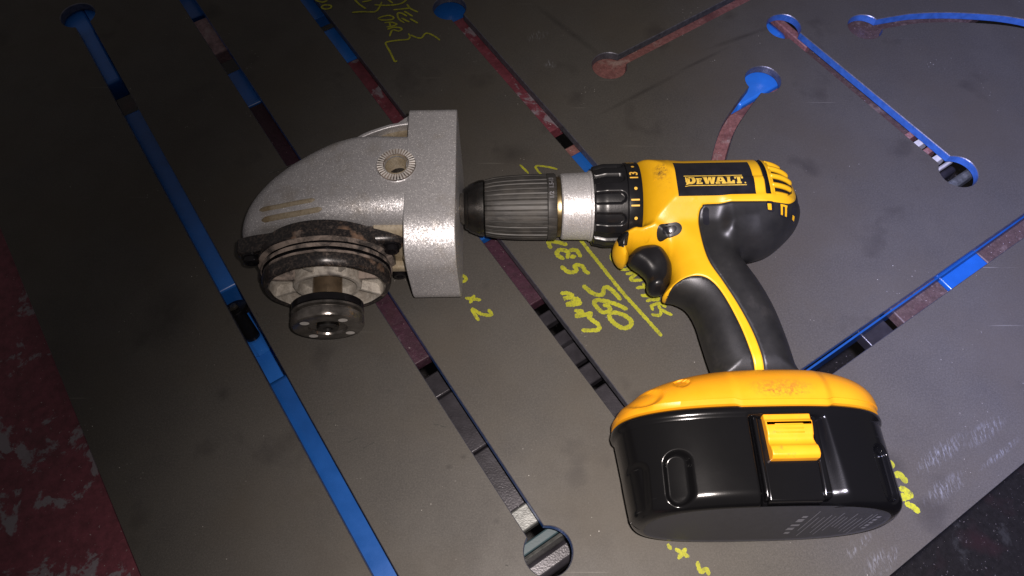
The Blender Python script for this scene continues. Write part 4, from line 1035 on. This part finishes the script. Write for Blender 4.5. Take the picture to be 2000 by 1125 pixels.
o = mesh('gusset_web', [Gc(a, b, 12) for a, b in g2] + [Gc(a, b, 0) for a, b in g2], [(0, 1, 2), (5, 4, 3), (0, 1, 4, 3), (1, 2, 5, 4), (2, 0, 3, 5)], M['alu'], gr); fixn(o)
# inner web between block and bearing flange
o = extr('inner_web', rrect(12, 35, -28, 28, (2, 8, 10, 2), 6), -172, -149.5, M['inner'], .8)
o = extr('inner_rib', rrect(24, 40, -16, -9, (1, 2, 2, 1), 3), -168, -150.5, M['inner'], .6)
box('block_lug', (-153.0, 38, 2), (-146, 50, 20), M['inner'], gr, Gc, .0012)

# ---- bearing flange, rings, spindle: turned parts round the spindle axis
A0 = np.array([-206.0, 30.5, -.5]); Ad = np.array([.075, 1.0, -.09]); Ad /= np.linalg.norm(Ad)
Ax = np.cross(Ad, np.array([0, 0, 1.0])); Ax /= np.linalg.norm(Ax); Ay = np.cross(Ax, Ad)     # Ax sideways, Ay up
def Sp(s, x, y): return Gc(*(A0 + Ad * s + Ax * x + Ay * y))
# ear plate
ears = [(44, 17), (-44, 17), (44, -22), (-44, -22)]
pl = []
for th in np.linspace(0, 2 * math.pi, 161)[:-1]:
    dx, dy = math.cos(th), math.sin(th); r_ = 40.0
    for ex, ey in ears:
        b_ = dx * ex + dy * ey; c_ = ex * ex + ey * ey - 10.5 ** 2; D2_ = b_ * b_ - c_
        if D2_ > 0 and b_ > 0: r_ = max(r_, b_ + math.sqrt(D2_))
    pl.append([r_ * dx, r_ * dy])
pl = np.array(pl); rr = np.linalg.norm(pl, axis=1); rr = np.convolve(np.r_[rr[-4:], rr, rr[:4]], np.ones(9) / 9, 'valid'); pl = pl / np.linalg.norm(pl, axis=1)[:, None] * rr[:, None]
flange = link(bpy.data.objects.new('bearing_flange', None), gr)
n = len(pl); V, Fc = [], []
for s_, k in ((-1, 1.0), (6.0, 1.0), (8.2, .985), (9.4, .95), (9.6, .55)): V += [Sp(s_, x * k, y * k) for x, y in pl]
for i in range(4):
    for j in range(n): q = (j + 1) % n; Fc.append((i * n + j, i * n + q, (i + 1) * n + q, (i + 1) * n + j))
Fc.append(tuple(range(n))[::-1]); Fc.append(tuple(4 * n + j for j in range(n)))
o = mesh('ear_plate', V, Fc, M['iron'], flange, True); fixn(o); autosmooth(o, 40)
wob = lambda s, th, r: .25 * math.sin(th * 11 + s) * math.sin(th * 5.3)
for nm, pr_, mt in (('hub_ring', [(7, 44.0), (11.0, 44.0), (11.6, 43.2)], 'iron'), ('hub_land', [(11.6, 43.2), (12.6, 41.2), (13.2, 40.2)], 'iron2'), ('hub_groove', [(13.2, 40.2), (13.4, 39.2), (14.6, 39.2), (14.8, 40.6)], 'blackmetal'),
                    ('hub_ring', [(14.8, 40.6), (15.2, 41.4), (17.0, 41.4), (17.4, 40.8)], 'iron2'), ('hub_groove', [(17.4, 40.8), (17.6, 38.6), (18.6, 38.6), (18.8, 39.6)], 'blackmetal'),
                    ('hub_land', [(18.8, 39.6), (19.2, 40.2), (20.4, 40.2), (20.8, 39.4)], 'iron2')):
    lathe(nm, pr_, M[mt], flange, Sp, 128, wob, False)
lathe('end_ring', [(20.6, 38.4), (20.8, 40.0), (21.6, 40.6), (25.0, 40.4), (28.2, 39.0), (28.8, 38.2), (28.6, 36.6), (27.6, 36.0)], M['iron'], flange, Sp, 128, lambda s, th, r: .2 * math.sin(th * 13), False)
lathe('inner_wall', [(27.6, 36.1), (21, 35.0), (19.5, 33), (19.0, 20)], M['cream'], flange, Sp, 96, None, False)
lathe('boss_ring', [(19, 22), (26.0, 21.5), (27.0, 20.5), (27.0, 18.5), (21, 17.5), (20.5, 9)], M['cream'], flange, Sp, 80, None, False)
for k in range(8):
    a = 2 * math.pi * (k + .3) / 8; ca, sa = math.cos(a), math.sin(a); V = []
    for r_, s0, s1 in ((20.5, 18, 25.0), (36, 18, 27.0)):
        for q in (-1.0, 1.0):
            for s_ in (s0, s1): V.append(Sp(s_, r_ * ca - q * sa, r_ * sa + q * ca))
    fixn(mesh('radial_rib', V, [(0, 1, 3, 2), (4, 6, 7, 5), (1, 5, 7, 3), (0, 4, 5, 1), (2, 3, 7, 6), (0, 2, 6, 4)], M['cream'] if k % 3 else M['iron2'], flange))
for ex, ey in ears:
    bo = link(bpy.data.objects.new('flange_bolt', None), flange)
    def Bx(s, x, y, ex=ex, ey=ey): return Sp(s, ex + x, ey + y)
    lathe('bolt_head', [(8, 6.2), (10.4, 6.0), (10.6, 4.9), (13.2, 4.7), (13.8, 4.0), (13.8, 2.4), (11.5, 2.2), (11.5, .2)], M['blackmetal'], bo, Bx, 32, None, False)
lathe('spindle', [(17, 9.2), (34, 9.2), (34.5, 10.8), (36, 10.8), (42, 10.6)], M['shaft'], gr, Sp, 64)
nut = link(bpy.data.objects.new('clamping_flange', None), gr)
Sp_ = Sp
def Sp(s, x, y): return Sp_(s - 2.0, x, y)
lathe('backing_flange', [(41.0, 9), (41.0, 21.8), (41.5, 22.4), (45.4, 22.4), (45.9, 21.8), (46.0, 9)], M['blackmetal'], nut, Sp, 96)
lathe('groove_ring', [(45.9, 9), (45.9, 21.0), (46.6, 22.6), (48.0, 22.6), (48.8, 20.4), (49.8, 20.2), (50.1, 9)], M['nut'], nut, Sp, 96)
lathe('lock_nut', [(50.0, 9), (50.0, 21.8), (50.6, 22.6), (54.8, 22.7), (56.2, 22.0), (56.8, 20.8), (56.8, 12.2), (55.2, 11.6), (54.2, 7.4)], M['nut'], nut, Sp, 96, None, False)
lathe('nut_well', [(54.2, 11.8), (54.0, 7.2), (54.0, .1)], M['shaft'], nut, Sp, 48, None, False)
lathe('spindle_end', [(53, 7.0), (56.4, 7.0), (57.4, 6.2), (57.4, 3.0), (56.2, 2.2), (56.2, .1)], M['chrome'], nut, Sp, 48, None, False)
for k in range(4):
    a = R(45 + 90 * k)
    V = [Sp(56.95, 16.6 * math.cos(a) + 2.9 * math.cos(q), 16.6 * math.sin(a) + 2.9 * math.sin(q)) for q in np.linspace(0, 2 * math.pi, 19)[:-1]]
    mesh('pin_hole', V, [tuple(range(18))], M['serr'], nut)
